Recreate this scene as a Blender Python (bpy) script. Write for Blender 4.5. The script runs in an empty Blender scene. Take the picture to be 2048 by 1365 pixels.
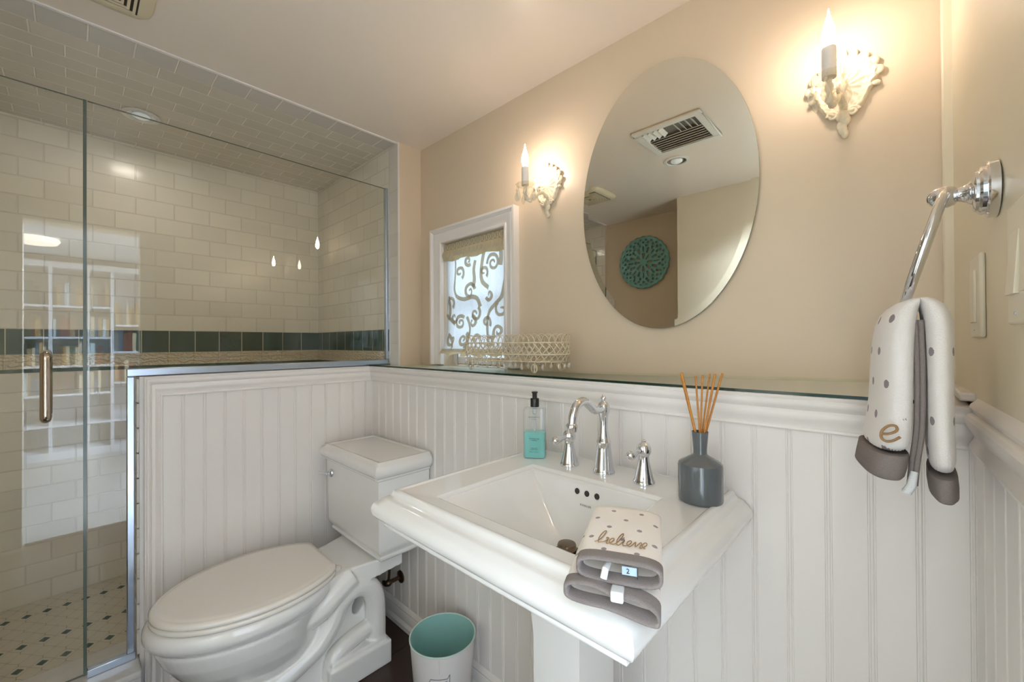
import bpy, bmesh, math, random
from mathutils import Vector, Matrix
random.seed(7)
PI = math.pi
sc = bpy.context.scene
col = sc.collection
# ------------------------------------------------------------------ camera, world, lights, exposure
CAMH = 1.188
cd = bpy.data.cameras.new('camera'); cam = bpy.data.objects.new('camera', cd); col.objects.link(cam)
cd.sensor_width = 36.0; cd.lens = 827.28 / 2048 * 36.0; cd.clip_start = 0.005
_y, _p, _r = (math.radians(a) for a in (43.248, 0.2758, 0.3274))
_f = Vector((-math.sin(_y) * math.cos(_p), math.cos(_y) * math.cos(_p), math.sin(_p)))
_rt = Vector((math.cos(_y), math.sin(_y), 0)); _dn = _f.cross(_rt)
_R = math.cos(_r) * _rt + math.sin(_r) * _dn; _D = -math.sin(_r) * _rt + math.cos(_r) * _dn
cam.matrix_world = Matrix(((_R.x, -_D.x, -_f.x, 0), (_R.y, -_D.y, -_f.y, 0), (_R.z, -_D.z, -_f.z, CAMH), (0, 0, 0, 1)))
sc.camera = cam
w = bpy.data.worlds.new('world'); sc.world = w; w.use_nodes = True
w.node_tree.nodes['Background'].inputs[0].default_value = (0.72, 0.86, 1.0, 1)
w.node_tree.nodes['Background'].inputs[1].default_value = 0.75
sc.view_settings.view_transform = 'Standard'; sc.view_settings.look = 'None'
sc.view_settings.gamma = 1.0; sc.view_settings.use_curve_mapping = False
sc.view_settings.exposure = 0.95
sc.cycles.max_bounces = 12; sc.cycles.transparent_max_bounces = 32; sc.cycles.diffuse_bounces = 6
def area(name, loc, target, sx, sy, power, color):
    l = bpy.data.lights.new(name, 'AREA'); l.shape = 'RECTANGLE'; l.size = sx; l.size_y = sy
    l.energy = power; l.color = color
    o = bpy.data.objects.new(name, l); col.objects.link(o); o.location = loc
    o.rotation_euler = (Vector(target) - Vector(loc)).to_track_quat('-Z', 'Y').to_euler()
    return o
BULB = 62.0           # emission of the candle bulbs
area('daylight_in_next_room_window', (1.3, -1.95, 1.35), (0.9, 0.5, 1.2), 1.5, 1.3, 8.0, (0.70, 0.84, 1.0))
area('daylight_at_small_window', (-1.345, 1.75, 1.55), (-1.345, 1.1, 1.35), 0.7, 0.9, 5.0, (0.80, 0.90, 1.0))

# ------------------------------------------------------------------ materials
area('assumed_hall_daylight_fill', (-0.16, -1.66, 1.45), (-0.20, -0.75, 0.35), 0.42, 1.2, 1.2, (0.70, 0.85, 1.0))  # added daylight fill at the window of an assumed hall, never in view
area('next_room_bounce_fill', (1.0, 0.95, 2.05), (0.7, 0.3, 0.0), 0.35, 0.35, 270.0, (0.66, 0.80, 1.0))  # added light kept out of sight; its floor bounce brightens the bathroom ceiling
def lin(c):
    return tuple((v / 12.92 if v <= 0.04045 else ((v + 0.055) / 1.055) ** 2.4) for v in (x / 255.0 for x in c)) + (1,)
class NT:
    """small node helper"""
    def __init__(s, name):
        s.m = bpy.data.materials.new(name); s.m.use_nodes = True
        s.t = s.m.node_tree; s.b = s.t.nodes['Principled BSDF']; s.out = s.t.nodes['Material Output']
    def n(s, kind, **kw):
        nd = s.t.nodes.new(kind)
        for k, v in kw.items(): setattr(nd, k, v)
        return nd
    def l(s, a, b): s.t.links.new(a, b)
    def math(s, op, a, b=None, c=None):
        nd = s.n('ShaderNodeMath', operation=op)
        for i, v in enumerate((a, b, c)):
            if v is None: continue
            if isinstance(v, (int, float)): nd.inputs[i].default_value = v
            else: s.l(v, nd.inputs[i])
        return nd.outputs[0]
    def mix(s, f, a, b):
        nd = s.n('ShaderNodeMix', data_type='RGBA')
        if isinstance(f, (int, float)): nd.inputs[0].default_value = f
        else: s.l(f, nd.inputs[0])
        for i, v in ((6, a), (7, b)):
            if isinstance(v, tuple): nd.inputs[i].default_value = v
            else: s.l(v, nd.inputs[i])
        return nd.outputs[2]
    def xyz(s, kind='Object'):
        tc = s.n('ShaderNodeTexCoord'); sp = s.n('ShaderNodeSeparateXYZ'); s.l(tc.outputs[kind], sp.inputs[0]); return sp.outputs
    def comb(s, x, y, z=0.0):
        nd = s.n('ShaderNodeCombineXYZ')
        for i, v in enumerate((x, y, z)):
            if isinstance(v, (int, float)): nd.inputs[i].default_value = v
            else: s.l(v, nd.inputs[i])
        return nd.outputs[0]
    def bump(s, h, strength=0.3, dist=0.002):
        nd = s.n('ShaderNodeBump'); nd.inputs['Strength'].default_value = strength; nd.inputs['Distance'].default_value = dist
        s.l(h, nd.inputs['Height']); s.l(nd.outputs[0], s.b.inputs['Normal'])
    def noise(s, scale, detail=3.0, vec=None):
        nd = s.n('ShaderNodeTexNoise'); nd.inputs['Scale'].default_value = scale; nd.inputs['Detail'].default_value = detail
        if vec is None:
            tc = s.n('ShaderNodeTexCoord'); vec = tc.outputs['Object']
        s.l(vec, nd.inputs['Vector']); return nd.outputs[0]
def mat(name, rgb, rough=0.5, metal=0.0, coat=0.0, vary=0.0, scale=8.0, bumps=0.0, bscale=200.0, spec=None):
    k = NT(name); k.b.inputs['Base Color'].default_value = lin(rgb)
    k.b.inputs['Roughness'].default_value = rough; k.b.inputs['Metallic'].default_value = metal
    k.b.inputs['Coat Weight'].default_value = coat; k.b.inputs['Coat Roughness'].default_value = 0.05
    if spec is not None: k.b.inputs['Specular IOR Level'].default_value = spec
    if vary:
        c2 = tuple(max(0, v * (1 - vary)) for v in rgb)
        k.l(k.mix(k.noise(scale), lin(rgb), lin(c2)), k.b.inputs['Base Color'])
    if bumps: k.bump(k.noise(bscale), bumps, 0.001)
    return k.m
def tile_mat(name, u, v, bw, rh, u0, v0, tile, grout, rough=0.12, offset=0.5, mortar=0.003, bump=0.6):
    k = NT(name); X = k.xyz()
    br = k.n('ShaderNodeTexBrick', offset=offset, offset_frequency=2)
    br.inputs['Scale'].default_value = 1.0; br.inputs['Brick Width'].default_value = bw; br.inputs['Row Height'].default_value = rh
    br.inputs['Mortar Size'].default_value = mortar; br.inputs['Mortar Smooth'].default_value = 0.35; br.inputs['Bias'].default_value = 0.0
    t2 = tuple(x * 0.965 for x in tile)
    br.inputs['Color1'].default_value = lin(tile); br.inputs['Color2'].default_value = lin(t2); br.inputs['Mortar'].default_value = lin(grout)
    k.l(k.comb(k.math('SUBTRACT', X[u], u0), k.math('SUBTRACT', X[v], v0)), br.inputs['Vector'])
    k.l(br.outputs['Color'], k.b.inputs['Base Color'])
    k.b.inputs['Roughness'].default_value = rough
    h = k.math('ADD', k.math('MULTIPLY', br.outputs['Fac'], -1.0), k.math('MULTIPLY', k.noise(11.0, 2.0), 0.55))
    k.bump(h, bump, 0.0022)
    return k.m
def glass_mat(name, tint, f0=0.04, rough=0.0, body=0.0, bodycol=(255, 255, 255), graze=0.92):
    """clear pane: straight-through light plus a Fresnel mirror"""
    k = NT(name); k.t.nodes.remove(k.b)
    tr = k.n('ShaderNodeBsdfTransparent'); tr.inputs[0].default_value = lin(tint)
    gl = k.n('ShaderNodeBsdfGlossy'); gl.inputs['Roughness'].default_value = rough
    lw = k.n('ShaderNodeLayerWeight'); lw.inputs[0].default_value = 0.5
    fr = k.math('ADD', k.math('MULTIPLY', k.math('POWER', lw.outputs['Facing'], 5.0), graze - f0), f0)
    geo = k.n('ShaderNodeNewGeometry'); fr = k.math('MULTIPLY', fr, k.math('SUBTRACT', 1.0, geo.outputs['Backfacing']))   # one mirror layer per sheet, met from outside
    base = tr.outputs[0]
    if body:
        df = k.n('ShaderNodeBsdfDiffuse'); df.inputs[0].default_value = lin(bodycol)
        m0 = k.n('ShaderNodeMixShader'); m0.inputs[0].default_value = body; k.l(base, m0.inputs[1]); k.l(df.outputs[0], m0.inputs[2]); base = m0.outputs[0]
    mx = k.n('ShaderNodeMixShader'); k.l(fr, mx.inputs[0]); k.l(base, mx.inputs[1]); k.l(gl.outputs[0], mx.inputs[2])
    k.l(mx.outputs[0], k.out.inputs[0]); return k.m
def emit_mat(name, rgb, s):
    k = NT(name); k.b.inputs['Base Color'].default_value = lin(rgb)
    k.b.inputs['Emission Color'].default_value = lin(rgb); k.b.inputs['Emission Strength'].default_value = s; return k.m
def dots_mat(name, base, dot, origin, U, V, pu, pv, rad, rough=0.95):
    """terry cloth with staggered printed dots laid out along two directions of the cloth"""
    k = NT(name); tc = k.n('ShaderNodeTexCoord')
    def along(d, p):
        vm = k.n('ShaderNodeVectorMath', operation='DOT_PRODUCT'); vm.inputs[1].default_value = d
        sb = k.n('ShaderNodeVectorMath', operation='SUBTRACT'); sb.inputs[1].default_value = origin
        k.l(tc.outputs['Object'], sb.inputs[0]); k.l(sb.outputs[0], vm.inputs[0]); return vm.outputs['Value']
    u, v = along(U, pu), along(V, pv)
    def dist(sh):
        a = k.math('SUBTRACT', k.math('FRACT', k.math('ADD', k.math('DIVIDE', u, pu), 50 + sh)), 0.5)
        b = k.math('SUBTRACT', k.math('FRACT', k.math('ADD', k.math('DIVIDE', v, pv), 50 + sh)), 0.5)
        a = k.math('MULTIPLY', a, pu); b = k.math('MULTIPLY', b, pv)
        return k.math('SQRT', k.math('ADD', k.math('MULTIPLY', a, a), k.math('MULTIPLY', b, b)))
    d = k.math('MINIMUM', dist(0.0), dist(0.5))
    wob = k.math('MULTIPLY', k.math('SUBTRACT', k.noise(700.0), 0.5), 0.0022)
    f = k.math('LESS_THAN', k.math('ADD', d, wob), rad)
    k.l(k.mix(f, lin(base), lin(dot)), k.b.inputs['Base Color']); k.b.inputs['Roughness'].default_value = rough
    k.b.inputs['Specular IOR Level'].default_value = 0.15
    k.b.inputs['Sheen Weight'].default_value = 0.2
    k.bump(k.noise(900.0), 0.5, 0.0015); return k.m
M = {}
M['wall'] = mat('beige_wall_paint', (217, 199, 174), 0.38, vary=0.02, scale=3.0, bumps=0.12, bscale=18.0)
M['ceiling'] = mat('ceiling_paint', (234, 222, 208), 0.30, vary=0.01, bumps=0.06, bscale=12.0)
M['cream'] = mat('cream_wall_paint', (232, 221, 197), 0.40, vary=0.02, bumps=0.12, bscale=18.0)
M['white'] = mat('white_trim_paint', (233, 227, 222), 0.30, vary=0.012, scale=5.0)
M['paintw'] = mat('next_room_white_paint', (226, 230, 236), 0.5)
M['porc'] = mat('white_porcelain', (236, 234, 231), 0.10, coat=0.6, vary=0.01)
M['seat'] = mat('white_seat_plastic', (236, 230, 221), 0.16, coat=0.3, vary=0.01)
M['chrome'] = mat('polished_chrome', (226, 228, 232), 0.07, 1.0, bumps=0.02, bscale=30.0)
M['satin'] = mat('brushed_chrome', (196, 208, 224), 0.26, 1.0, bumps=0.06, bscale=90.0)
M['nickel'] = mat('polished_nickel', (205, 192, 178), 0.10, 1.0, bumps=0.02, bscale=30.0)
M['bronze'] = mat('aged_brass', (112, 92, 70), 0.28, 1.0, vary=0.2, scale=60.0)
M['stopper'] = mat('tarnished_nickel_drain', (128, 112, 96), 0.22, 1.0, vary=0.1, scale=40.0)
M['hole'] = mat('dark_overflow_cavity', (52, 48, 44), 0.6, vary=0.1)
M['mirror'] = mat('mirror_silver', (226, 224, 214), 0.012, 1.0, vary=0.01)
M['mback'] = mat('mirror_edge', (150, 160, 150), 0.3, vary=0.05)
TL, GR = (235, 227, 212), (220, 211, 196)
M['tile_back'] = tile_mat('subway_tile_back', 1, 2, 0.1445, 0.0792, 0.351 - 0.0722, 1.2575 - 0.0792, TL, GR, rough=0.2)
M['tile_back_low'] = tile_mat('subway_tile_back_low', 1, 2, 0.1445, 0.0800, 0.30, 1.075 - 0.08 * 14, TL, GR)
M['tile_end'] = tile_mat('subway_tile_end', 0, 2, 0.1470, 0.0792, -2.65, 1.2575 - 0.0792, TL, GR)
M['tile_end_low'] = tile_mat('subway_tile_end_low', 0, 2, 0.1470, 0.0800, -2.65, 1.075 - 0.08 * 14, TL, GR)
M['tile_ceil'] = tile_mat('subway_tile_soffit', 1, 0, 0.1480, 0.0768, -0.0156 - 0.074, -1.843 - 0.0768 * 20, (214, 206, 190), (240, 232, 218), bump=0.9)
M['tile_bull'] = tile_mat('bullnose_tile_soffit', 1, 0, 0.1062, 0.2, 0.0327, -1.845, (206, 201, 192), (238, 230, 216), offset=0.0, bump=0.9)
M['tile_bullv'] = tile_mat('bullnose_tile_jamb', 0, 2, 0.2, 0.1045, -1.80, 1.188, (222, 216, 206), GR, offset=0.0)
M['tile_green'] = tile_mat('dark_green_tile', 1, 2, 0.1035, 0.2, 0.9515, 1.1505, (58, 80, 72), (196, 190, 172), 0.08, 0.0, 0.0022)
M['tile_greenx'] = tile_mat('dark_green_tile_end', 0, 2, 0.1035, 0.2, -2.65 - 0.045, 1.1505, (58, 80, 72), (190, 184, 166), 0.08, 0.0, 0.0022)
M['pencil'] = mat('green_pencil_tile', (74, 98, 80), 0.12, vary=0.1, scale=30.0)
def border():
    k = NT('relief_border_tile'); X = k.xyz()
    wv = k.n('ShaderNodeTexWave', wave_type='RINGS'); wv.inputs['Scale'].default_value = 16.0; wv.inputs['Distortion'].default_value = 9.0
    wv.inputs['Detail'].default_value = 2.0; wv.inputs['Detail Scale'].default_value = 2.4
    k.l(k.comb(k.math('ADD', X[0], X[1]), X[2]), wv.inputs['Vector'])
    u = k.math('FRACT', k.math('DIVIDE', k.math('ADD', k.math('ADD', X[0], X[1]), 40.0), 0.1035))
    g = k.math('LESS_THAN', u, 0.022)
    k.l(k.mix(g, lin((222, 209, 182)), lin((190, 180, 158))), k.b.inputs['Base Color']); k.b.inputs['Roughness'].default_value = 0.2
    k.bump(k.math('SUBTRACT', wv.outputs['Fac'], k.math('MULTIPLY', g, 1.0)), 0.9, 0.005); return k.m
M['border'] = border()
def mosaic():
    """long white hexagons in rows, with small green diamonds on some of the rows"""
    k = NT('shower_floor_mosaic'); X = k.xyz(); PX, PY = 0.0807, 0.0545
    a = k.math('DIVIDE', k.math('ADD', X[0], 2.53 + PX * 40), PX); b = k.math('DIVIDE', k.math('ADD', X[1], 0.0155 + PY * 40), PY)
    ia = k.math('ROUND', a); ib = k.math('ROUND', b)
    du = k.math('MULTIPLY', k.math('ABSOLUTE', k.math('SUBTRACT', a, ia)), PX); dv = k.math('MULTIPLY', k.math('ABSOLUTE', k.math('SUBTRACT', b, ib)), PY)
    s = k.math('ADD', k.math('MULTIPLY', du, 0.85), dv)
    m5 = k.math('MODULO', ia, 5.0)
    isrow = k.math('MAXIMUM', k.math('LESS_THAN', m5, 0.5), k.math('COMPARE', m5, 3.0, 0.4))
    dot = k.math('MULTIPLY', k.math('LESS_THAN', s, 0.0150), isrow)
    gdot = k.math('MULTIPLY', k.math('MULTIPLY', k.math('LESS_THAN', s, 0.0150), isrow), k.math('GREATER_THAN', s, 0.0125))
    l1 = k.math('LESS_THAN', dv, 0.0013)
    hexx = k.math('LESS_THAN', k.math('ABSOLUTE', k.math('SUBTRACT', s, 0.030)), 0.0011)
    l2 = k.math('MULTIPLY', k.math('LESS_THAN', du, 0.0013), k.math('GREATER_THAN', dv, 0.019))
    l1 = k.math('MULTIPLY', l1, k.math('GREATER_THAN', du, 0.030))
    g = k.math('MAXIMUM', k.math('MAXIMUM', l1, l2), k.math('MAXIMUM', hexx, gdot))
    c = k.mix(g, lin((216, 207, 188)), lin((182, 162, 138)))
    k.l(k.mix(dot, c, lin((58, 82, 74))), k.b.inputs['Base Color'])
    k.b.inputs['Roughness'].default_value = 0.16
    k.bump(k.math('ADD', k.math('MULTIPLY', g, -1.0), k.math('MULTIPLY', k.noise(60.0), 0.4)), 0.3, 0.002); return k.m
M['mosaic'] = mosaic()
M['floor'] = tile_mat('dark_brown_floor', 0, 1, 0.305, 0.305, 0.1, 0.05, (58, 44, 38), (40, 32, 28), 0.25, 0.0, 0.003, 0.3)
M['wood'] = mat('next_room_floor', (206, 202, 196), 0.4, vary=0.2, scale=6.0)
M['marble'] = mat('white_marble_curb', (226, 222, 216), 0.15, vary=0.12, scale=9.0)
M['pane'] = glass_mat('shower_glass', (252, 252, 249), 0.060)
M['paneedge'] = mat('shower_glass_edge', (92, 104, 92), 0.15, vary=0.05)
M['shelfglass'] = glass_mat('shelf_glass', (252, 255, 252), 0.04, graze=0.20)
M['shelfedge'] = mat('shelf_glass_edge', (24, 52, 44), 0.12, vary=0.05)
M['winglass'] = glass_mat('window_pane_glass', (236, 244, 250), 0.04)
M['crystal'] = glass_mat('cut_crystal', (248, 246, 240), 0.16, 0.02, 0.22, (250, 246, 236))
M['dish'] = glass_mat('pressed_glass_dish', (250, 248, 242), 0.10, 0.04, 0.10, (240, 232, 216))
M['bottle'] = glass_mat('clear_bottle', (246, 248, 248), 0.05, 0.03, 0.10, (235, 238, 238))
M['soap'] = mat('aqua_soap', (104, 205, 200), 0.12, coat=0.4, vary=0.03)
M['black'] = mat('black_plastic', (34, 32, 30), 0.3, vary=0.1)
M['tube'] = mat('clear_dip_tube', (198, 206, 212), 0.2, vary=0.05)
M['ink'] = mat('dark_printed_ink', (44, 62, 68), 0.6, vary=0.05)
M['inkg'] = mat('grey_printed_ink', (120, 120, 120), 0.6, vary=0.05)
M['slate'] = mat('grey_glazed_ceramic', (90, 95, 98), 0.16, coat=0.4, vary=0.04)
M['reed'] = mat('amber_reed', (208, 138, 54), 0.55, vary=0.25, scale=200.0)
M['cast'] = mat('cream_cast_metal', (238, 226, 200), 0.45, vary=0.10, scale=70.0)
M['sleeve'] = mat('white_candle_sleeve', (236, 232, 228), 0.5, vary=0.02)
M['bulb'] = emit_mat('lit_bulb', (255, 233, 214), BULB)
M['wire'] = mat('cream_painted_wire', (226, 212, 184), 0.5, vary=0.06, scale=60.0)
M['hem'] = mat('grey_towel_hem', (142, 132, 128), 0.95, vary=0.12, scale=500.0, bumps=0.6, bscale=800.0, spec=0.1)
M['tcloth'] = mat('white_terry', (236, 228, 220), 0.95, bumps=0.6, bscale=900.0, spec=0.1)
M['thread'] = mat('tan_embroidery_thread', (176, 136, 92), 0.7, vary=0.2, scale=400.0)
M['band'] = mat('white_wrapped_band', (226, 226, 226), 0.8, bumps=0.6, bscale=1200.0)
M['tag'] = mat('pale_blue_tag', (176, 198, 222), 0.8, vary=0.03)
M['teal'] = mat('teal_painted_wood', (128, 184, 176), 0.7, vary=0.15, scale=60.0, bumps=0.3, bscale=200.0)
M['aquain'] = mat('aqua_enamel', (158, 204, 199), 0.3, vary=0.03)
M['aquarim'] = mat('pale_aqua_rim', (196, 216, 208), 0.35, vary=0.03)
M['can'] = mat('white_enamel_can', (226, 220, 218), 0.22, vary=0.03)
M['plastic'] = mat('cream_fan_plastic', (226, 214, 184), 0.4, vary=0.03)
M['dark'] = mat('dark_recess', (58, 48, 38), 0.7, vary=0.1)
M['ventw'] = mat('white_vent_metal', (228, 226, 218), 0.4, vary=0.02)
M['plate'] = mat('ivory_switch_plate', (236, 228, 208), 0.3, vary=0.02)
M['reflector'] = mat('lamp_reflector', (200, 204, 206), 0.12, 1.0, bumps=0.05, bscale=40.0)
def curtain_mat(name, rgb, a=0.55):
    k = NT(name); df = k.n('ShaderNodeBsdfDiffuse'); ts = k.n('ShaderNodeBsdfTranslucent'); mx = k.n('ShaderNodeMixShader')
    c = k.mix(k.noise(420.0, 2.0), lin(rgb), lin(tuple(v * 0.86 for v in rgb)))
    k.l(c, df.inputs[0]); k.l(c, ts.inputs[0]); mx.inputs[0].default_value = a
    k.l(df.outputs[0], mx.inputs[1]); k.l(ts.outputs[0], mx.inputs[2])
    k.t.nodes.remove(k.b); k.l(mx.outputs[0], k.out.inputs[0]); return k.m
M['curtain'] = curtain_mat('sheer_curtain_cloth', (238, 236, 232), 0.6)
M['scroll'] = curtain_mat('taupe_scroll_print', (214, 203, 180), 0.5)
M['valance'] = curtain_mat('valance_cloth', (196, 178, 142), 0.2)
M['frill'] = curtain_mat('frill_cloth', (226, 206, 166), 0.3)
M['lattice'] = curtain_mat('pale_lattice_print', (226, 216, 192), 0.2)
# ------------------------------------------------------------------ mesh helpers
class MB:
    def __init__(s): s.v, s.f, s.mi = [], [], []
    def add(s, vs, fs, mi=0):
        o = len(s.v); s.v += [tuple(p) for p in vs]; s.f += [tuple(i + o for i in f) for f in fs]; s.mi += [mi] * len(fs); return s
    def box(s, x0, x1, y0, y1, z0, z1, mi=0):
        v = [(x, y, z) for z in (z0, z1) for y in (y0, y1) for x in (x0, x1)]
        return s.add(v, [(0, 2, 3, 1), (4, 5, 7, 6), (0, 1, 5, 4), (2, 6, 7, 3), (0, 4, 6, 2), (1, 3, 7, 5)], mi)
    def quad(s, a, b, c, d, mi=0): return s.add([a, b, c, d], [(0, 1, 2, 3)], mi)
    def loft(s, rings, mi=0, close=True, cap0=False, cap1=False, loop=False):
        n = len(rings[0]); vs = [p for r in rings for p in r]; fs = []
        R = len(rings)
        for i in range(R if loop else R - 1):
            j = (i + 1) % R
            for k in range(n if close else n - 1):
                k2 = (k + 1) % n
                fs.append((i * n + k, i * n + k2, j * n + k2, j * n + k))
        if cap0: fs.append(tuple(reversed(range(n))))
        if cap1: fs.append(tuple((R - 1) * n + k for k in range(n)))
        return s.add(vs, fs, mi)
    def lathe(s, prof, c=(0, 0, 0), segs=32, axis='z', mi=0, frame=None, cap0=False, cap1=False, sx=1.0, sy=1.0):
        c = Vector(c); rings = []
        for r, h in prof:
            ring = []
            for k in range(segs):
                a = 2 * PI * k / segs; p = Vector((r * sx * math.cos(a), r * sy * math.sin(a), h))
                if frame is not None: p = frame @ p
                elif axis == 'x': p = Vector((p.z, p.x, p.y))
                elif axis == 'y': p = Vector((p.x, p.z, p.y))
                ring.append(tuple(p + c))
            rings.append(ring)
        return s.loft(rings, mi, True, cap0, cap1)
    def tube(s, pts, r, segs=10, closed=False, caps=True, mi=0, flat=1.0):
        P = [Vector(p) for p in pts]; n = len(P); rings = []; nrm = None
        for i in range(n):
            if closed: t = P[(i + 1) % n] - P[i - 1]
            else: t = P[min(i + 1, n - 1)] - P[max(i - 1, 0)]
            t = t.normalized() if t.length > 1e-9 else Vector((0, 0, 1))
            if nrm is None:
                nrm = Vector((0, 0, 1)) if abs(t.z) < 0.9 else Vector((1, 0, 0))
            nrm = (nrm - t * nrm.dot(t)).normalized(); b = t.cross(nrm)
            rr = r[i] if isinstance(r, (list, tuple)) else r
            rings.append([tuple(P[i] + nrm * (rr * flat * math.cos(2 * PI * k / segs)) + b * (rr * math.sin(2 * PI * k / segs))) for k in range(segs)])
        return s.loft(rings, mi, True, caps and not closed, caps and not closed, loop=closed)
    def ell(s, c, rx, ry, rz, seg=16, rings=10, mi=0, frame=None):
        prof = [(math.sin(PI * i / rings), -math.cos(PI * i / rings)) for i in range(rings + 1)]
        prof[0] = (1e-4, -1); prof[-1] = (1e-4, 1)
        S = Matrix.Diagonal((rx, ry, rz)); F = S if frame is None else frame @ S
        return s.lathe(prof, c, seg, mi=mi, frame=F, cap0=True, cap1=True)
    def build(s, name, mats, parent=None, angle=35, bevel=0.0, seg=2, sub=0, fix=True):
        me = bpy.data.meshes.new(name); me.from_pydata(s.v, [], s.f)
        for m in (mats if isinstance(mats, (list, tuple)) else [mats]): me.materials.append(m)
        me.polygons.foreach_set('material_index', s.mi)
        if fix:
            bm = bmesh.new(); bm.from_mesh(me); bmesh.ops.remove_doubles(bm, verts=bm.verts, dist=1e-6)
            bmesh.ops.recalc_face_normals(bm, faces=bm.faces); bm.to_mesh(me); bm.free()
        me.polygons.foreach_set('use_smooth', [True] * len(me.polygons))
        me.set_sharp_from_angle(angle=math.radians(angle)); me.update()
        o = bpy.data.objects.new(name, me); col.objects.link(o)
        if bevel:
            b = o.modifiers.new('bevel', 'BEVEL'); b.width = bevel; b.segments = seg; b.limit_method = 'ANGLE'; b.angle_limit = math.radians(40)
        if sub:
            b = o.modifiers.new('sub', 'SUBSURF'); b.levels = sub; b.render_levels = sub
        if parent is not None: adopt(o, parent)
        return o
def wpos(o):
    p = Vector((0, 0, 0))
    while o is not None: p += o.location; o = o.parent
    return p
def adopt(o, parent):
    o.parent = parent; o.matrix_parent_inverse = Matrix.Translation(-parent.location) if parent.type == 'EMPTY' else Matrix()
def tag(o, label, cat, group=None):
    o['label'] = label; o['category'] = cat
    if group: o['group'] = group
    return o
def thing(name, label, cat, loc, group=None):
    o = bpy.data.objects.new(name, None); o.empty_display_size = 0.05; col.objects.link(o); o.location = loc
    return tag(o, label, cat, group)
def struct(o):
    o['kind'] = 'structure'; return o
def dup(root, delta, label=None, group=None):
    r = root.copy(); col.objects.link(r); r.location = root.location + Vector(delta)
    if label: r['label'] = label
    if group: r['group'] = group
    for ch in list(root.children):
        c = ch.copy(); col.objects.link(c); c.parent = r
        for g in list(ch.children):
            d = g.copy(); col.objects.link(d); d.parent = c
    return r
def smooth_path(pts, n=8, closed=False):
    """Catmull-Rom through the points"""
    P = [Vector(p) for p in pts]; out = []; m = len(P)
    rng = range(m) if closed else range(m - 1)
    for i in rng:
        p0, p1, p2, p3 = (P[(i - 1) % m], P[i], P[(i + 1) % m], P[(i + 2) % m]) if closed else (P[max(i - 1, 0)], P[i], P[i + 1], P[min(i + 2, m - 1)])
        for k in range(n):
            t = k / n
            out.append(0.5 * ((2 * p1) + (p2 - p0) * t + (2 * p0 - 5 * p1 + 4 * p2 - p3) * t * t + (3 * p1 - p0 - 3 * p2 + p3) * t ** 3))
    if not closed: out.append(P[-1])
    return out
def text(name, body, size, M4, m, parent, extrude=0.0002, shear=0.0, align='CENTER', space=1.0):
    """printed lettering as a thin mesh: M4 takes text x,y to the world"""
    cu = bpy.data.curves.new(name, 'FONT'); cu.body = body; cu.size = size; cu.extrude = extrude; cu.shear = shear
    cu.align_x = align; cu.align_y = 'CENTER'; cu.space_character = space; cu.resolution_u = 2
    t = bpy.data.objects.new('tmp_text', cu); col.objects.link(t)
    dg = bpy.context.evaluated_depsgraph_get(); me = bpy.data.meshes.new_from_object(t.evaluated_get(dg))
    bpy.data.objects.remove(t); me.transform(M4); me.materials.clear(); me.materials.append(m); me.name = name
    o = bpy.data.objects.new(name, me); col.objects.link(o)
    if parent is not None: adopt(o, parent)
    return o
def frame4(o, x, y):
    """matrix with origin o, text x axis x and y axis y"""
    x = Vector(x).normalized(); z = x.cross(Vector(y)).normalized(); y = z.cross(x)
    return Matrix(((x.x, y.x, z.x, o[0]), (x.y, y.y, z.y, o[1]), (x.z, y.z, z.z, o[2]), (0, 0, 0, 1)))
# ------------------------------------------------------------------ the room shell
ZC = 2.139; YW = 0.960; YM = 1.178; XH = -1.808; XR = 0.078; ZL = 1.091
def B(name, boxes, m, bevel=0.0, kind='structure'):
    b = MB()
    for q in boxes: b.box(*q)
    o = b.build(name, m, bevel=bevel)
    if kind: o['kind'] = kind
    return o
B('floor', [(-1.95, 0.20, -0.80, 1.18, -0.03, 0.0)], M['floor'])
B('floor_next_room', [(0.20, 3.3, -2.0, 1.9, -0.03, 0.0)], M['wood'])
B('floor_shower', [(-2.66, -1.93, -0.64, 1.06, 0.0, 0.114)], M['mosaic'])
B('ceiling', [(-1.735, 0.20, -0.80, 1.30, ZC, ZC + 0.05)], M['ceiling'])
B('ceiling_next_room', [(0.20, 3.3, -2.0, 1.9, ZC, ZC + 0.05)], M['paintw'])
b = MB()
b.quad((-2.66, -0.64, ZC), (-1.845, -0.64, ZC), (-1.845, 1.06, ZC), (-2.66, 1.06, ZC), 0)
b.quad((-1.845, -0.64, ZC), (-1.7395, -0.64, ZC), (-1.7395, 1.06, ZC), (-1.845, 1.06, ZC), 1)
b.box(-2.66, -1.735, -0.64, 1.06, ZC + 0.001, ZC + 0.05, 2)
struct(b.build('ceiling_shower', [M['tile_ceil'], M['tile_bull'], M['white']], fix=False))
# trim bead where the tiled soffit meets the painted ceiling
B('trim_1', [(-1.741, -1.728, -0.64, 1.178, ZC - 0.004, ZC + 0.004)], M['white'], 0.002)
# mirror wall with the small window opening
WX0, WX1, WZ1 = -1.540, -1.135, 1.648
B('wall_back', [(-1.73, WX0, YM, 1.30, 0, ZC), (WX1, 0.20, YM, 1.30, 0, ZC), (WX0, WX1, YM, 1.30, 0, ZL - 0.006), (WX0, WX1, YM, 1.30, WZ1, ZC)], M['wall'])
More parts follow.
